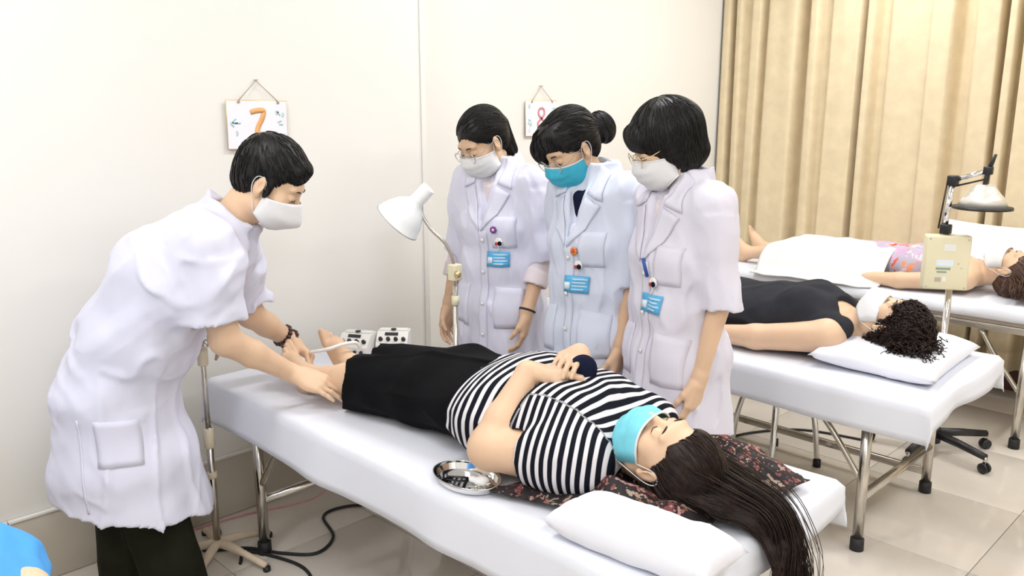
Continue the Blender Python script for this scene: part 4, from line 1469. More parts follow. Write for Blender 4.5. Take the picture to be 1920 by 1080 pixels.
Tr.cut((-2.275, 1.56, .70), (-1, -.68, .1))
for a, b in ((V(-2.10, 1.555, .72), V(-2.42, 1.46, .69)), (V(-2.22, 1.72, .72), V(-2.5, 1.66, .69))):
    Tr.fc(a, b, .066, .078, 0, 's')
tw2 = cloth_disp(.008, 7, 43, (.8, .4, 0), .3)
Tr.build('black_trousers', M_blackcl, p1, h=.0072, disp=tw2)
brows(H, p1, M_hairbr, 1.04)
hair(H, 'loose', M_hairbr, p1, 1.05, 4)
face_mask(H, 'flat', M_maskb2, p1, 1.04, up=-.012)
# long loose hair over the end of the bed
def long_hair(root, ctrl, n, spread, r, mt, parent, seed):
    rs = np.random.default_rng(seed)
    base = np.array(spline(ctrl, 4))
    M = len(base)
    t = np.linspace(0, 1, M)
    paths = np.zeros((n, M, 3))
    tang = np.gradient(base, axis=0); tang /= np.linalg.norm(tang, axis=1, keepdims=True)
    up = V(0, 0, 1)
    side = np.cross(tang, up); side /= np.linalg.norm(side, axis=1, keepdims=True) + 1e-6
    nr = np.cross(side, tang)
    w = np.interp(t, np.linspace(0, 1, len(spread)), [s[0] for s in spread])
    hgt = np.interp(t, np.linspace(0, 1, len(spread)), [s[1] for s in spread])
    for i in range(n):
        a = rs.normal(0, .5); b = rs.normal(0, .5)
        ph = rs.uniform(0, 6.28); fr = rs.uniform(5, 9)
        wig = .011 * np.sin(fr * t * 2 + ph) * t
        ln = rs.uniform(.82, 1.0)
        tt = t * ln
        bx = np.stack([np.interp(tt, t, base[:, k]) for k in range(3)], 1)
        sx = np.stack([np.interp(tt, t, side[:, k]) for k in range(3)], 1)
        nx = np.stack([np.interp(tt, t, nr[:, k]) for k in range(3)], 1)
        paths[i] = bx + sx * (a * w + wig)[:, None] + nx * (np.abs(b) * hgt + wig * .5)[:, None]
    v, q = strand_mesh(paths, r, r * .4, 3)
    return link('long_hair', np_mesh('long_hair', v, q), mt, parent)
HB = Solid()
_hc = [((-1.06, 1.665, .712), (.105, .045)), ((-.96, 1.69, .690), (.090, .036)), ((-.885, 1.71, .664), (.070, .028)), ((-.826, 1.715, .605), (.062, .022)), ((-.806, 1.71, .50), (.052, .018)), ((-.802, 1.705, .41), (.030, .012))]
for (c0, r0), (c1, r1) in zip(_hc[:-1], _hc[1:]):
    HB.ec(c0, c1, r0, r1, YS, .03)
_v, _q = HB.polys(.006)
_g = HB.grad(_v)
_cand = _v[(_g[:, 2] > -.2) | (_g[:, 0] > .3)]
_hs = _cand[RNG.choice(len(_cand), 900, replace=False)]
_cl = np.array(spline([h[0] for h in _hc], 6))
_tg = np.gradient(_cl, axis=0)
def _hflow(P):
    i = ((P[:, None, :] - _cl[None]) ** 2).sum(2).argmin(1)
    return _tg[i]
_sp = comb_strands(HB, _hs, _hflow, 13, .013, .001, .10)
_sv, _sq = strand_mesh(_sp, .0017, .0008)
link('long_hair', np_mesh('long_hair', np.concatenate([_v, _sv]), np.concatenate([_q, _sq + len(_v)])), M_hairbr, p1)
long_hair(None, [(-1.08, 1.65, .735), (-1.02, 1.675, .728), (-.945, 1.695, .706), (-.862, 1.71, .676), (-.820, 1.712, .61), (-.800, 1.705, .52), (-.796, 1.70, .40)],
          300, [(.06, .03), (.10, .036), (.085, .03), (.068, .024), (.062, .022), (.058, .022), (.05, .02)], .0016, M_hairbr, p1, 3)

# ------------------------------------------------------------------ woman in the dark top on the middle bed
p2 = thing('person', 'woman in a charcoal sleeveless top with curly hair lying on the middle bed', 'person', (-1.8, 3.23, .63))
H = Frame((-1.185, 3.215, .775), nz((-.10, .10, .98)), nz((.97, .03, .10)))
S = Solid()
S.ec((-1.95, 3.24, .735), (-1.66, 3.24, .735), (.17, .10), (.155, .095), YS, .05)
S.ec((-1.66, 3.24, .735), (-1.42, 3.235, .735), (.155, .095), (.165, .10), YS, .05)
S.rc((-1.375, 3.10, .73), (-1.375, 3.37, .73), .06, .06, .05)
S.rc((-1.35, 3.23, .735), H(0, -.022, -.055), .062, .055, .03)
for s in (-1, 1):
    sh = V(-1.375, 3.235 + s * .165, .725); el = V(-1.63, 3.235 + s * .235, .69); w = V(-1.86, 3.235 + s * .255, .672)
    S.rc(sh, el, .062, .050, .03); S.rc(el, w, .048, .030, .02)
    hd = nz((-1, -s * .1, -.05))
    add_hand(S, w + hd * .01, hd, (0, 0, -1), (0, -s, 0), .95, (10, 16, 12), 3)
    S.rc((-1.95, 3.24 + s * .085, .73), (-2.33, 3.24 + s * .10, .72), .085, .058, .03)
    S.rc((-2.33, 3.24 + s * .10, .72), (-2.70, 3.24 + s * .10, .68), .056, .036, .02)
    add_foot(S, (-2.70, 3.24 + s * .10, .68), (-.5, s * .2, .85), (.85, 0, .5), .95, (0, -s, 0))
add_head(S, H, 1.04)
S.build('body', M_skin, p2, h=.0078, fines=[(H(0, 0, 0), .14, .0038)])
T = Solid()
T.ec((-1.96, 3.24, .738), (-1.66, 3.24, .742), (.20, .115), (.178, .112), YS, .05)
T.ec((-1.66, 3.24, .742), (-1.42, 3.238, .742), (.178, .112), (.172, .115), YS, .05)
for s in (-1, 1):
    T.ell((-1.52, 3.24 + s * .08, .80), (.10, .085, .085), None, .05)
    T.rc((-1.43, 3.24 + s * .115, .76), (-1.345, 3.24 + s * .115, .755), .052, .045, .03)
T.cut((0, 0, .632), (0, 0, -1))
T.ell((-1.30, 3.235, .81), (.115, .085, .11), None, .01, 's')
T.fc((-1.32, 3.235, .735), (-1.2, 3.235, .76), .07, .08, 0, 's')
for s in (-1, 1):
    T.ell((-1.40, 3.24 + s * .24, .725), (.10, .075, .12), None, .01, 's')
T.build('sleeveless_top', M_grey, p2, h=.007, disp=cloth_disp(.006, 9, 51, (.7, .5, .3), .3))
Tr = Solid()
Tr.ec((-1.90, 3.24, .735), (-2.05, 3.24, .735), (.195, .11), (.19, .105), YS, .05)
for s in (-1, 1):
    Tr.fc((-1.98, 3.24 + s * .09, .735), (-2.62, 3.24 + s * .10, .70), .10, .06, .05)
Tr.cut((0, 0, .632), (0, 0, -1))
Tr.build('dark_trousers', M_grey, p2, h=.009, disp=cloth_disp(.005, 8, 53))
brows(H, p2, M_hairbr, 1.04)
hair(H, 'curly', M_hairbr, p2, 1.05, 6)
face_mask(H, 'cup', M_maskw, p2, 1.04)
_st = np.clip(RNG.normal(0, 1, (420, 3)), -1.5, 1.5) * V(.038, .060, .018) + V(-1.10, 3.175, .725)
_t = np.linspace(0, 1, 16)[None, :, None]
_ph = RNG.uniform(0, 6.28, (420, 1, 1)); _dir = np.clip(RNG.normal(0, 1, (420, 1, 3)), -1.3, 1.3) * V(.024, .024, .010) + V(.020, -.012, -.012)
_cp = _st[:, None, :] + _dir * _t + .010 * np.concatenate([np.sin(_t * 16 + _ph), np.cos(_t * 16 + _ph), np.sin(_t * 13 + _ph * 2)], 2)
_cp[:, :, 2] = np.maximum(_cp[:, :, 2], .690)
_v, _q = strand_mesh(_cp, .0026, .0015)
link('curls', np_mesh('curls', _v, _q), M_hairbr, p2)

# ------------------------------------------------------------------ patient under the towel on the far bed
p3 = thing('person', 'patient in a pink flowered top under a white towel on the far bed', 'person', (-1.8, 4.64, .67))
H = Frame((-1.165, 4.64, .792), nz((-.12, .12, .98)), nz((.97, -.02, .12)))
S = Solid()
S.ec((-1.95, 4.64, .76), (-1.66, 4.64, .757), (.15, .085), (.14, .085), YS, .05)
S.ec((-1.66, 4.64, .757), (-1.40, 4.64, .757), (.14, .085), (.15, .09), YS, .05)
S.rc((-1.335, 4.51, .752), (-1.335, 4.77, .752), .055, .055, .05)
S.rc((-1.31, 4.64, .76), H(0, -.022, -.055), .058, .050, .03)
for s in (-1, 1):
    sh = V(-1.335, 4.64 + s * .16, .745); el = V(-1.62, 4.64 + s * .225, .712); w = V(-1.86, 4.64 + s * .23, .706)
    S.rc(sh, el, .048, .040, .03); S.rc(el, w, .040, .026, .02)
    hd = nz((-1, s * .02, -.06))
    add_hand(S, w + hd * .01, hd, (0, 0, -1), (0, -s, 0), .92, (10, 16, 12), 2)
    kn = V(-2.25, 4.64 + s * .09, .765); an = V(-2.56, 4.64 + s * .10, .725)
    S.rc((-1.95, 4.64 + s * .08, .75), kn, .08, .055, .03); S.rc(kn, an, .052, .034, .02)
    add_foot(S, an, (-.35, s * .1, .93), (.93, 0, .35), .92, (0, -s, 0))
add_head(S, H, 1.02)
S.build('body', M_skin, p3, h=.0085, fines=[(H(0, 0, 0), .14, .0042)])
T = Solid()
T.ec((-1.90, 4.64, .762), (-1.60, 4.64, .765), (.165, .10), (.158, .102), YS, .05)
T.ec((-1.60, 4.64, .765), (-1.43, 4.64, .765), (.158, .102), (.155, .098), YS, .05)
for s in (-1, 1):
    T.ell((-1.53, 4.64 + s * .07, .805), (.085, .07, .062), None, .04)
    T.rc((-1.45, 4.64 + s * .10, .80), (-1.36, 4.64 + s * .115, .785), .030, .026, .02)
T.cut((0, 0, .674), (0, 0, -1))
T.build('flowered_top', M_bloom, p3, h=.008, disp=cloth_disp(.004, 9, 61))
brows(H, p3, M_hairlt, 1.02)
hair(H, 'loose', M_hairlt, p3, 1.03, 7)
long_hair(None, [(-1.12, 4.60, .76), (-1.06, 4.55, .74), (-1.02, 4.50, .71), (-1.0, 4.46, .688)], 260, [(.06, .03), (.10, .04), (.11, .03), (.10, .01)], .0026, M_hairlt, p3, 5)
face_mask(H, 'flat', M_maskw, p3, 1.03)
# towel over hips and legs
tx = np.linspace(-2.38, -1.70, 44); ty = np.linspace(-1, 1, 40)
A, Bm = np.meshgrid(tx, ty, indexing='ij')
yw = .30 + .02 * np.sin(A * 9) + .05 * np.clip((-1.95 - A) / .3, 0, 1)
cen = 4.60 - .03 * np.clip((-1.9 - A) / .3, 0, 1)
Yv = cen + Bm * yw
rise = np.where(np.abs(Bm) < .72, np.cos(np.clip(Bm / .72, -1, 1) * math.pi / 2) ** .55, 0)
hh = np.interp(A, [-2.4, -2.25, -2.0, -1.70], [.115, .185, .19, .172])
two = .012 * np.cos(Bm / .72 * 2 * math.pi) * np.clip((-1.95 - A) / .2, 0, 1)
Zv = .675 + rise * hh - two * rise + .006 * vnoise(A * 14, Bm * 5, A * 0, 3) + .004
Xv = A + .02 * np.sin(Bm * 5) * np.clip((-2.2 - A) / .2, 0, 1)
tw = MB().grid(np.stack([Xv, Yv, Zv], -1)).build('towel', M_towel, None, solid=.007)
tw.modifiers['thickness'].offset = 1
origin_to(tw, (-2.04, 4.6, .68))
tag(tw, 'thick white towel spread over the legs of the patient on the far bed', 'towel')

# ------------------------------------------------------------------ patient in blue at the picture's lower left edge
p0 = thing('person', 'patient in sky-blue clothes at the lower left corner, mostly out of view', 'person', (-1.8, .05, .63))
H = Frame((-1.02, .04, .77), nz((-.1, 0, 1)), nz((1, 0, .1)))
S = Solid()
S.ec((-1.85, .06, .74), (-1.30, .05, .735), (.17, .10), (.16, .095), YS, .05)
S.rc((-1.20, -.09, .73), (-1.20, .19, .73), .06, .06, .05)
S.rc((-1.18, .045, .735), H(0, -.022, -.055), .058, .05, .03)
for s in (-1, 1):
    sh = V(-1.20, .05 + s * .165, .73)
    el = V(-1.28, .05 + s * .265, .765) if s > 0 else V(-1.46, .05 + s * .22, .69)
    w = V(-1.475, .338, .812) if s > 0 else V(-1.70, .05 + s * .22, .68)
    S.rc(sh, el, .05, .044, .03); S.rc(el, w, .044, .030, .02)
    hd = nz((-.9, -.35, .1)) if s > 0 else nz((-1, 0, -.05))
    add_hand(S, w + hd * .01, hd, (0, -.3, -1), (0, -s, .3), .95, (10, 18, 14), 3)
    S.rc((-1.85, .05 + s * .09, .73), (-2.22, .05 + s * .10, .74), .085, .06, .03)
    S.rc((-2.22, .05 + s * .10, .74), (-2.58, .05 + s * .10, .68), .056, .036, .02)
    add_foot(S, (-2.58, .05 + s * .10, .68), (-.5, s * .2, .85), (.85, 0, .5), .95, (0, -s, 0))
add_head(S, H, 1.02)
S.build('body', M_skin, p0, h=.009)
T = Solid()
T.ec((-1.95, .09, .745), (-1.60, .13, .775), (.235, .12), (.256, .148), YS, .06)
T.ec((-1.60, .13, .775), (-1.54, .13, .772), (.256, .148), (.243, .140), YS, .06)
T.ec((-1.52, .12, .770), (-1.25, .05, .745), (.240, .138), (.17, .10), YS, .06)
T.cut((0, 0, .632), (0, 0, -1))
T.build('blue_top', M_blue, p0, h=.009, disp=cloth_disp(.008, 8, 71, (.3, 1, 0), .25))
Tr = Solid()
for s in (-1, 1):
    Tr.fc((-1.88, .05 + s * .09, .735), (-2.50, .05 + s * .10, .71), .11, .07, .05)
Tr.cut((0, 0, .632), (0, 0, -1))
Tr.build('blue_trousers', M_blue, p0, h=.01, disp=cloth_disp(.005, 8, 73))
hair(H, 'short', M_hair, p0, 1.03, 9)
face_mask(H, 'flat', M_maskw, p0, 1.02)

# ------------------------------------------------------------------ pillows and cloths
pillow('plump white pillow at the near edge of the nearest bed, beside the long hair', (-1.018, 1.425, .664), .208, .098, .056, .10, (-.10, 0), 3)
pillow('white pillow under the curly-haired woman on the middle bed', (-1.185, 3.27, .668), .225, .300, .058, .06, (0, .03), 6)
pillow('white cushion propped upright by the curtain behind the far patient', (-1.375, 4.935, .820), .245, .160, .055, -.05, (math.radians(74), math.radians(7)), 8, 'cushion', 'cushion')

us = np.linspace(0, 1, 44); vs = np.linspace(0, 1, 50)
A, Bm = np.meshgrid(us, vs, indexing='ij')
c00, c10, c11, c01 = V(-1.44, 1.375), V(-1.00, 1.44), V(-.885, 1.985), V(-1.30, 2.055)
Pq = (c00 * (1 - A[..., None]) + c10 * A[..., None]) * (1 - Bm[..., None]) + (c01 * (1 - A[..., None]) + c11 * A[..., None]) * Bm[..., None]
edge = .03 * vnoise(A * 4, Bm * 4, A * 0, 13)
zz = .6295 + .012 + .022 * (vnoise(A * 6 + Bm * 2, Bm * 5, A * 0, 17) + 1) * np.clip(np.minimum(np.minimum(A, 1 - A), np.minimum(Bm, 1 - Bm)) * 8, .12, 1) \
     + .012 * np.abs(vnoise(A * 13, Bm * 9, A * 0, 19)) \
     + .055 * np.exp(-((Pq[..., 0] + 1.09) / .11) ** 2 - ((Pq[..., 1] - 1.97) / .085) ** 2) + .035 * np.exp(-((Pq[..., 0] + 1.19) / .10) ** 2 - ((Pq[..., 1] - 1.53) / .06) ** 2)
sc = MB().grid(np.stack([Pq[..., 0] + edge, Pq[..., 1] + edge * .8, zz], -1)).build('scarf', M_floral, None, solid=.003)
origin_to(sc, (-1.17, 1.73, .63))
tag(sc, 'crumpled dark floral scarf spread under the head of the woman in stripes', 'scarf')

# ------------------------------------------------------------------ steel tray with instruments
tc = V(-1.547, 1.381, .628)
def oval(r, z, k=1.0, n=40):
    return [tc + V(.100 * r * math.cos(a) * k, .068 * r * math.sin(a) * k, z) for a in np.linspace(0, 2 * math.pi, n, endpoint=False)]
tr = thing('instrument_tray', 'oval stainless steel tray with needles beside the elbow on the nearest bed', 'tray', tuple(tc))
rings = [oval(.0, .002), oval(.80, .002), oval(.90, .006), oval(.97, .022), oval(1.06, .024), oval(1.06, .022), oval(.985, .020), oval(.92, .004), oval(.82, .0), oval(.0, .0)]
mb = MB()
for i in range(len(rings) - 1):
    n = len(rings[0])
    mb.add(rings[i] + rings[i + 1], [(k, (k + 1) % n, n + (k + 1) % n, n + k) for k in range(n)], True)
mb.build('bowl', M_chrome, tr)
MB().tube(oval(1.06, .023), .002, 6, closed=True).build('rolled_rim', M_steel, tr)
def tool(name, label, cat, pts, r, mt, grp=None):
    o = MB().tube(pts, r, 8).build(name, mt)
    origin_to(o, tuple(np.mean(pts, 0)))
    return tag(o, label, cat, grp)
tool('tweezers', 'black-tipped steel tweezers at the left in the steel tray', 'tweezers', [tc + V(-.060, -.018, .006), tc + V(-.03, -.002, .008), tc + V(-.012, .016, .006)], [.002, .0028, .0035], M_blackpl)
tool('probe', 'dark thin probe at the near edge of the steel tray', 'probe', [tc + V(-.03, -.038, .006), tc + V(.0, -.042, .007), tc + V(.028, -.036, .006)], [.0015, .003, .002], M_blackpl)
for i in range(5):
    a = .3 + i * .22
    p = tc + V(.02 + .007 * i, .004 * i - .01, .0055 + .001 * i)
    tool('needle', 'fine steel acupuncture needle lying in the middle of the steel tray', 'needle', [p, p + V(math.cos(a), math.sin(a), 0) * .035], .0011, M_steel, 'needles in the tray')
cw = Solid()
for i in range(7):
    cw.ell(tc + V(.035 + RNG.normal(0, .010), .018 + RNG.normal(0, .008), .011), (.012, .011, .008), None, .008)
o = cw.build('cotton_wad', M_maskw, None, h=.003); origin_to(o, tuple(tc + V(.035, .018, .004)))
tag(o, 'small white cotton wad in the steel tray', 'cotton')

# ------------------------------------------------------------------ two electrostimulators on the bed beside the feet
def stim(label, c, rz, disp_col, mirror):
    t = thing('stimulator', label, 'device', c, 'stimulators on the nearest bed')
    M = Matrix.Translation(c) @ Matrix.Rotation(rz, 4, 'Z')
    T = lambda p: np.array(M @ Vector(p))
    w, d, h = .062, .050, .085
    # side profile with a sloping front, front towards -y
    pr_ = [(-d, 0), (d, 0), (d, h), (-d * .1, h), (-d, h * .52)]
    vs = [T((-w, a, b)) for a, b in pr_] + [T((w, a, b)) for a, b in pr_]
    MB().add(vs, [(0, 1, 2, 3, 4)[::-1], (5, 6, 7, 8, 9)] + [(i, (i + 1) % 5, 5 + (i + 1) % 5, 5 + i) for i in range(5)]).build('case', M_whitepl, t)
    # handle strip and feet
    MB().box((-w * .9, d * .2, h), (w * .9, d * .8, h + .006), .002, M).build('top_plate', M_whitepl, t)
    fn = nz((0, -(h * .48), d * .9)); fn = np.array((0, -.73, .68))
    def on_slope(x, s):
        a = np.array((x, -d + (d * .9) * s, h * .52 + (h * .48) * s))
        return T(a)
    nw = np.array(M.to_3x3() @ Vector(fn))
    quad = [(-.030, .72), (.022, .72), (.022, .93), (-.030, .93)]
    MB().add([on_slope(x, s) + nw * .002 for x, s in quad], [(0, 1, 2, 3)]).build('display', M_blackpl, t, solid=.003)
    for i in range(4):
        x = (-.046 + .030 * i) * mirror
        k = MB().lathe([(0, 0), (.0085, 0), (.0075, .012), (0, .013)], on_slope(x, .40), nw, 14).build('knob', M_blackpl, t)
    fy = -d
    for i in range(4):
        x = (-.042 + .027 * i) * mirror
        p = T((x, fy, h * .30)); nf = np.array(M.to_3x3() @ Vector((0, -1, 0)))
        MB().lathe([(0, 0), (.0065, 0), (.0065, .008), (0, .009)], p, nf, 12).build('socket', M_bluepl if (i == 1 and disp_col == 'b') else (M_red if disp_col == 'r' else M_blackpl), t)
    MB().lathe([(0, 0), (.011, 0), (.011, .004), (0, .005)], T((.0, .012, h + .005)), (0, 0, 1), 14).build('top_knob', M_blackpl, t)
    return t, T, nz(np.array(M.to_3x3() @ Vector((0, -1, 0))))
s1 = stim('white electrostimulator with black knobs nearer the foot of the nearest bed', (-2.715, 1.855, .629), math.radians(30), 'b', 1)
s2 = stim('white electrostimulator with red clips beside the far trainee', (-2.640, 1.975, .629), math.radians(42), 'r', -1)
# clip leads
for i in range(4):
    t, T, nf = s2
    p = T((-.035 + .022 * i, -.052, .026))
    q = p + nf * .03 + V(.01 * i, -.004 * i, -.018)
    e = q + nf * .05 + V(.02, -.02 + .012 * i, 0)
    e[2] = .634
    ld = thing('clip_lead', ['red clip lead at the left of the second stimulator', 'red clip lead in the middle left of the second stimulator', 'black clip lead in the middle right of the second stimulator', 'red clip lead at the right of the second stimulator'][i], 'cable', tuple(p), 'clip leads of the stimulators')
    MB().tube(spline([p, q, e], 6), .0022, 6).build('wire', M_red if i != 2 else M_blackpl, ld)
    MB().tube([e, e + nf * .012, e + nf * .030], [.005, .0065, .003], 8).build('clip', M_red if i != 2 else M_blackpl, ld)

# ------------------------------------------------------------------ white gooseneck lamp behind the nearest bed
lx, ly = -2.470, 2.155
lamp = thing('gooseneck_lamp', 'white bell-shaped gooseneck lamp on a steel stand beside the first trainee', 'lamp', (lx, ly, 0))
MB().tube([(lx, ly, .03), (lx, ly, .90)], .011, 12).build('pole', M_steel, lamp)
MB().lathe([(0, 0), (.10, 0), (.10, .012), (.03, .03), (.014, .04), (0, .04)], (lx, ly, 0), (0, 0, 1), 28).build('base', M_beige, lamp)
jn = V(-2.560, 2.060, 1.190)
MB().tube(spline([(lx, ly, .88), (lx - .002, ly - .004, .98), (lx - .020, ly - .025, 1.06), (lx - .060, ly - .070, 1.125), jn], 6), .0065, 10).build('gooseneck', M_steel, lamp)
cl = MB().box((lx - .020, ly - .022, .92), (lx + .020, ly + .022, .985), .006).build('clamp', M_cream, lamp)
MB().lathe([(0, 0), (.012, 0), (.012, .022), (0, .024)], (lx + .02, ly - .01, .95), (1, -.4, 0), 14).build('clamp_knob', M_gold, cl)
MB().lathe([(0, -.018), (.015, -.018), (.015, .018), (0, .018)], (lx, ly, .84), (0, 0, 1), 14).build('collar', M_cream, lamp)
ax_ = nz((-.52, -.44, -.73))
sk = V(-2.570, 2.050, 1.228)
prof = [(.0, -.075), (.026, -.075), (.029, -.070), (.029, -.005), (.034, .004), (.062, .030), (.086, .075), (.096, .110), (.0985, .112), (.094, .106), (.083, .074), (.058, .032), (.020, .008), (0, .006)]
MB().lathe(prof, sk, ax_, 32).build('shade', M_white, lamp)
MB().lathe([(0, .006), (.016, .010), (.018, .030), (.030, .055), (.028, .075), (0, .085)], sk, ax_, 18).build('bulb', M_whitepl, lamp)
MB().tube([jn, sk - ax_ * .03 + nz(np.cross(ax_, (0, 0, 1))) * -.0], .009, 10).build('swivel', M_steel, lamp)

# ------------------------------------------------------------------ small stand with rings at the bed's foot
ix, iy = -2.712, 1.225
iv = thing('ring_stand', 'slim steel stand with wire rings at the foot of the nearest bed', 'stand', (ix, iy, 0))
MB().tube([(ix, iy, .05), (ix, iy, .50)], .0125, 12).build('lower_pole', M_steel, iv)
MB().tube([(ix, iy, .47), (ix, iy, .84)], .009, 12).build('upper_pole', M_steel, iv)
for z, h in ((.755, .030), (.462, .036), (.325, .012)):
    MB().lathe([(0, -h), (.015, -h), (.018, -h + .004), (.018, h - .004), (.015, h), (0, h)], (ix, iy, z), (0, 0, 1), 16).build('collar', M_beige, iv)
for z in (.845, .800):
    MB().tube([(ix + .047 * math.cos(a), iy + .047 * math.sin(a), z) for a in np.linspace(0, 2 * math.pi, 28, endpoint=False)], .0028, 6, closed=True).build('ring', M_steel, iv)
for a in (0, 2.1, 4.2):
    MB().tube([(ix, iy, .82), (ix + .047 * math.cos(a), iy + .047 * math.sin(a), .80), (ix + .047 * math.cos(a), iy + .047 * math.sin(a), .845)], .0022, 6).build('strut', M_steel, iv)
MB().tube(spline([(ix + .035, iy + .032, .80), (ix + .040, iy + .036, .77), (ix + .034, iy + .030, .745)], 4), [.004] * 3 + [.007] * 4 + [.005] * 2, 8).build('hook_clip', M_string, iv)
for k in range(5):
    a = .4 + k * 2 * math.pi / 5
    e = V(ix + .21 * math.cos(a), iy + .21 * math.sin(a), .020)
    f = MB().tube(spline([(ix, iy, .065), (ix + .08 * math.cos(a), iy + .08 * math.sin(a), .055), e], 4), [.016] * 5 + [.012] * 4, 10).build('foot', M_wood, iv)
    MB().lathe([(.0, 0), (.013, .0), (.013, .016), (0, .018)], (e[0], e[1], 0), (0, 0, 1), 12).build('glide', M_rubber, f)

# ------------------------------------------------------------------ infrared lamp on castors between the beds
bx, by = -1.262, 4.045
td = thing('infrared_lamp', 'infrared lamp with a cream control box and jointed arm between the right-hand beds', 'lamp', (bx, by, 0))
MB().lathe([(0, .05), (.035, .05), (.038, .10), (.024, .13), (0, .13)], (bx, by, 0), (0, 0, 1), 18).build('hub', M_blackpl, td)
for k in range(5):
    a = -.35 + k * 2 * math.pi / 5
    cx, sx_ = math.cos(a), math.sin(a)
    e = V(bx + .27 * cx, by + .27 * sx_, .075)
    f = MB().tube([(bx + .02 * cx, by + .02 * sx_, .095), (bx + .14 * cx, by + .14 * sx_, .088), e], [.022, .019, .016], 8).build('foot', M_blackpl, td)
    MB().tube([e, e - V(0, 0, .03)], .009, 8).build('castor_stem', M_steel, f)
    for s in (-1, 1):
        o_ = V(-sx_, cx, 0)
        MB().lathe([(0, 0), (.020, 0), (.024, .003), (.024, .010), (.020, .013), (0, .013)], V(e[0], e[1], .0245) + o_ * s * .005, o_ * s, 16).build('castor_wheel', M_blackpl, f)
MB().tube([(bx, by, .10), (bx, by, .80)], .014, 14).build('pole', M_chrome, td)
bn = nz((.52, -.85, 0)); bs = nz(np.cross((0, 0, 1), bn))
bc = V(bx - .022, by - .02, .903)
Mb = Matrix(((bs[0], bn[0], 0, bc[0]), (bs[1], bn[1], 0, bc[1]), (0, 0, 1, bc[2]), (0, 0, 0, 1)))
cb = MB().box((-.092, -.035, -.122), (.092, .035, .122), .010, Mb).build('control_box', M_cream, td)
P_ = lambda x, z, o=.0355: np.array(Mb @ Vector((x, o, z)))
for x0, x1, z0, z1, mt in ((-.045, .025, -.012, .014, M_badgew), (-.02, .03, .055, .085, M_whitepl), (-.045, .015, -.030, -.020, M_text), (-.040, .0, -.044, -.036, M_text), (-.045, -.02, -.085, -.065, M_steel), (-.015, .0, -.082, -.062, M_whitepl)):
    MB().add([P_(x0, z0), P_(x1, z0), P_(x1, z1), P_(x0, z1)], [(0, 1, 2, 3)]).build('printed_label', mt, cb, solid=.001)
for x, z in ((-.078, .108), (.078, .108), (-.078, -.108), (.078, -.108), (.045, .0), (.06, -.02)):
    MB().lathe([(0, 0), (.004, 0), (.003, .002), (0, .002)], P_(x, z, .035), bn, 10).build('screw', M_steel, cb)
a0, a1, a2 = V(bx - .045, by - .02, 1.02), V(bx - .030, by - .01, 1.265), V(bx + .105, by - .005, 1.315)
MB().tube([a0, a1], .014, 12).build('lower_arm', M_chrome, td)
MB().tube([a0 + V(-.022, 0, .03), a1 + V(-.022, 0, .0)], .004, 8).build('spring_rod', M_blackpl, td)
MB().tube([a1, a2], .011, 12).build('upper_arm', M_chrome, td)
MB().tube([a1 + V(0, 0, -.028), a2 + V(0, 0, -.035)], .004, 8).build('spring_rod', M_blackpl, td)
for p, r in ((a0 + V(.01, 0, .03), .022), (a1, .022), (a2, .018)):
    MB().box(tuple(p - V(r, r * .8, r)), tuple(p + V(r, r * .8, r)), .006).build('joint', M_blackpl, td)
MB().tube([a2, a2 + V(.022, 0, .07)], [.012, .006], 8).build('handle', M_blackpl, td)
hc_ = V(bx + .098, by - .005, 1.150)
MB().tube([a2, hc_ + V(0, 0, .10)], .010, 10).build('neck', M_blackpl, td)
MB().lathe([(0, .105), (.035, .105), (.045, .095), (.075, .055), (.100, .010), (.104, .008), (.080, .052), (.048, .088), (0, .095)], hc_, (0, 0, 1), 28).build('hood', mat('hood_metal', (.82, .80, .74), .35, .55, var=.03), td)
MB().lathe([(.096, .0), (.120, .0), (.120, .010), (.096, .010)], hc_, (0, 0, 1), 32, close=True).build('hood_rim', M_blackpl, td)
MB().lathe([(0, .012), (.060, .012), (.060, .022), (0, .022)], hc_, (0, 0, 1), 24).build('heating_plate', M_blackpl, td)

# ------------------------------------------------------------------ chrome stool under the middle bed
sx0, sy0 = -1.735, 3.42
so = thing('stool', 'chrome stool with arched tube legs pushed under the middle bed', 'stool', (sx0, sy0, 0))
MB().lathe([(0, .40), (.15, .40), (.16, .41), (.16, .435), (.14, .45), (0, .452)], (sx0, sy0, 0), (0, 0, 1), 30).build('seat', M_rubber, so)
for a in (.45, .45 + math.pi / 2):
    dx, dy = math.cos(a), math.sin(a)
    pts = [(sx0 + dx * .19, sy0 + dy * .19, .02), (sx0 + dx * .165, sy0 + dy * .165, .22), (sx0 + dx * .12, sy0 + dy * .12, .355), (sx0 + dx * .05, sy0 + dy * .05, .392),
           (sx0 - dx * .05, sy0 - dy * .05, .392), (sx0 - dx * .12, sy0 - dy * .12, .355), (sx0 - dx * .165, sy0 - dy * .165, .22), (sx0 - dx * .19, sy0 - dy * .19, .02)]
    lg = MB().tube(spline(pts, 5), .0125, 12).build('arched_leg', M_chrome, so)
    for s in (-1, 1):
        MB().lathe([(0, 0), (.018, 0), (.017, .032), (0, .034)], (sx0 + s * dx * .19, sy0 + s * dy * .19, 0), (0, 0, 1), 14).build('rubber_foot', M_rubber, lg)

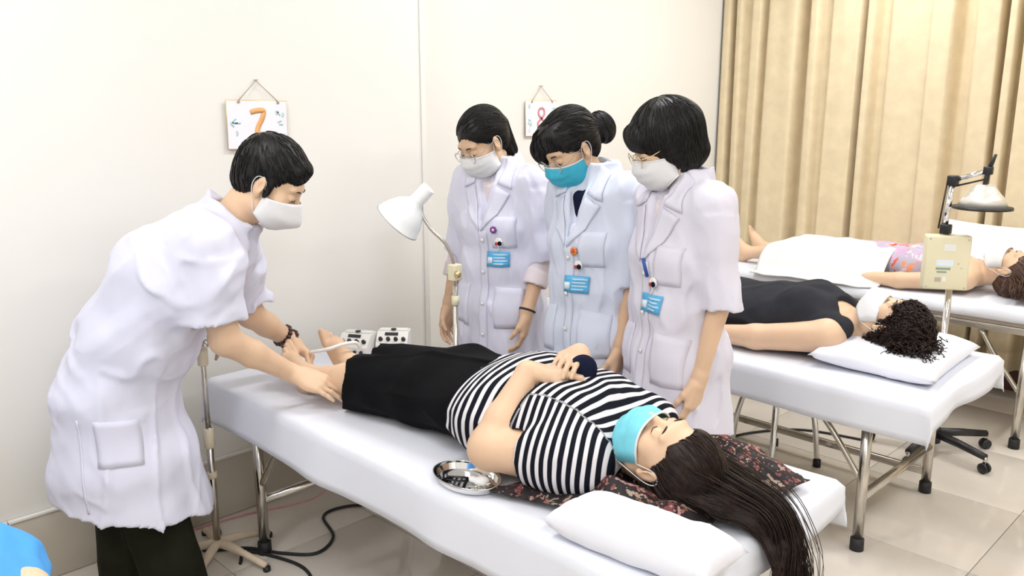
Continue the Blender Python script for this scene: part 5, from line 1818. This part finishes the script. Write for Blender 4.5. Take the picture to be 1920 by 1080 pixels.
# ------------------------------------------------------------------ cables on the floor
def cable(label, pts, r, mt, grp=None):
    p = spline(pts, 8)
    o = MB().tube(p, r, 8).build('power_cable', mt)
    origin_to(o, pts[0])
    return tag(o, label, 'cable', grp)
cz = .0062
cable('black cable looping across the floor from the stand to under the nearest bed', [(-2.93, 1.33, cz), (-2.86, 1.30, cz), (-2.80, 1.21, cz), (-2.70, 1.33, cz), (-2.58, 1.40, cz), (-2.49, 1.49, cz), (-2.55, 1.60, cz), (-2.71, 1.66, cz), (-2.73, 1.75, cz), (-2.66, 1.85, cz), (-2.45, 1.98, cz)], .006, M_rubber)
cable('black cable curling forward on the floor below the nearest bed', [(-2.62, 1.26, cz), (-2.68, 1.31, cz), (-2.60, 1.36, cz), (-2.47, 1.40, cz), (-2.37, 1.39, cz), (-2.30, 1.34, cz), (-2.22, 1.30, cz)], .006, M_rubber)
cable('thin pinkish wire trailing along the wall behind the bed legs', [(-2.98, 1.20, cz), (-2.95, 1.45, cz), (-2.90, 1.60, cz), (-2.80, 1.72, .06), (-2.78, 1.84, .22), (-2.79, 1.88, .40)], .003, M_num8)
cable('dark cable on the floor under the middle bed', [(-2.2, 3.2, cz), (-2.05, 3.42, cz), (-1.96, 3.66, cz), (-1.80, 3.86, cz), (-1.5, 3.95, cz)], .006, M_rubber)

# ------------------------------------------------------------------ small things on the patient
pd = thing('round_pad', 'round navy blue padded disc standing at the hands of the woman in stripes', 'pad', (-1.432, 1.705, .872))
pa = nz((.75, -.6, .25))
MB().lathe([(0, -.012), (.032, -.012), (.037, -.006), (.037, .006), (.032, .012), (0, .014)], (-1.432, 1.705, .892), pa, 28).build('padding', M_navy, pd)
MB().tube([V(-1.432, 1.705, .892) + (nz(np.cross(pa, (0, 0, 1))) * math.cos(t) + np.cross(pa, nz(np.cross(pa, (0, 0, 1)))) * math.sin(t)) * .037 for t in np.linspace(0, 2 * math.pi, 28, endpoint=False)], .003, 6, closed=True).build('piping', M_navy, pd)
o = MB().tube(spline([(-2.56, 1.545, .735), (-2.50, 1.585, .752), (-2.475, 1.63, .765), (-2.47, 1.68, .762), (-2.475, 1.70, .74)], 6), .0065, 8).build('electrode_strap', M_clear)
origin_to(o, (-2.5, 1.6, .75))
tag(o, 'white electrode strap across the bare ankle under the doctor\'s hand', 'strap')
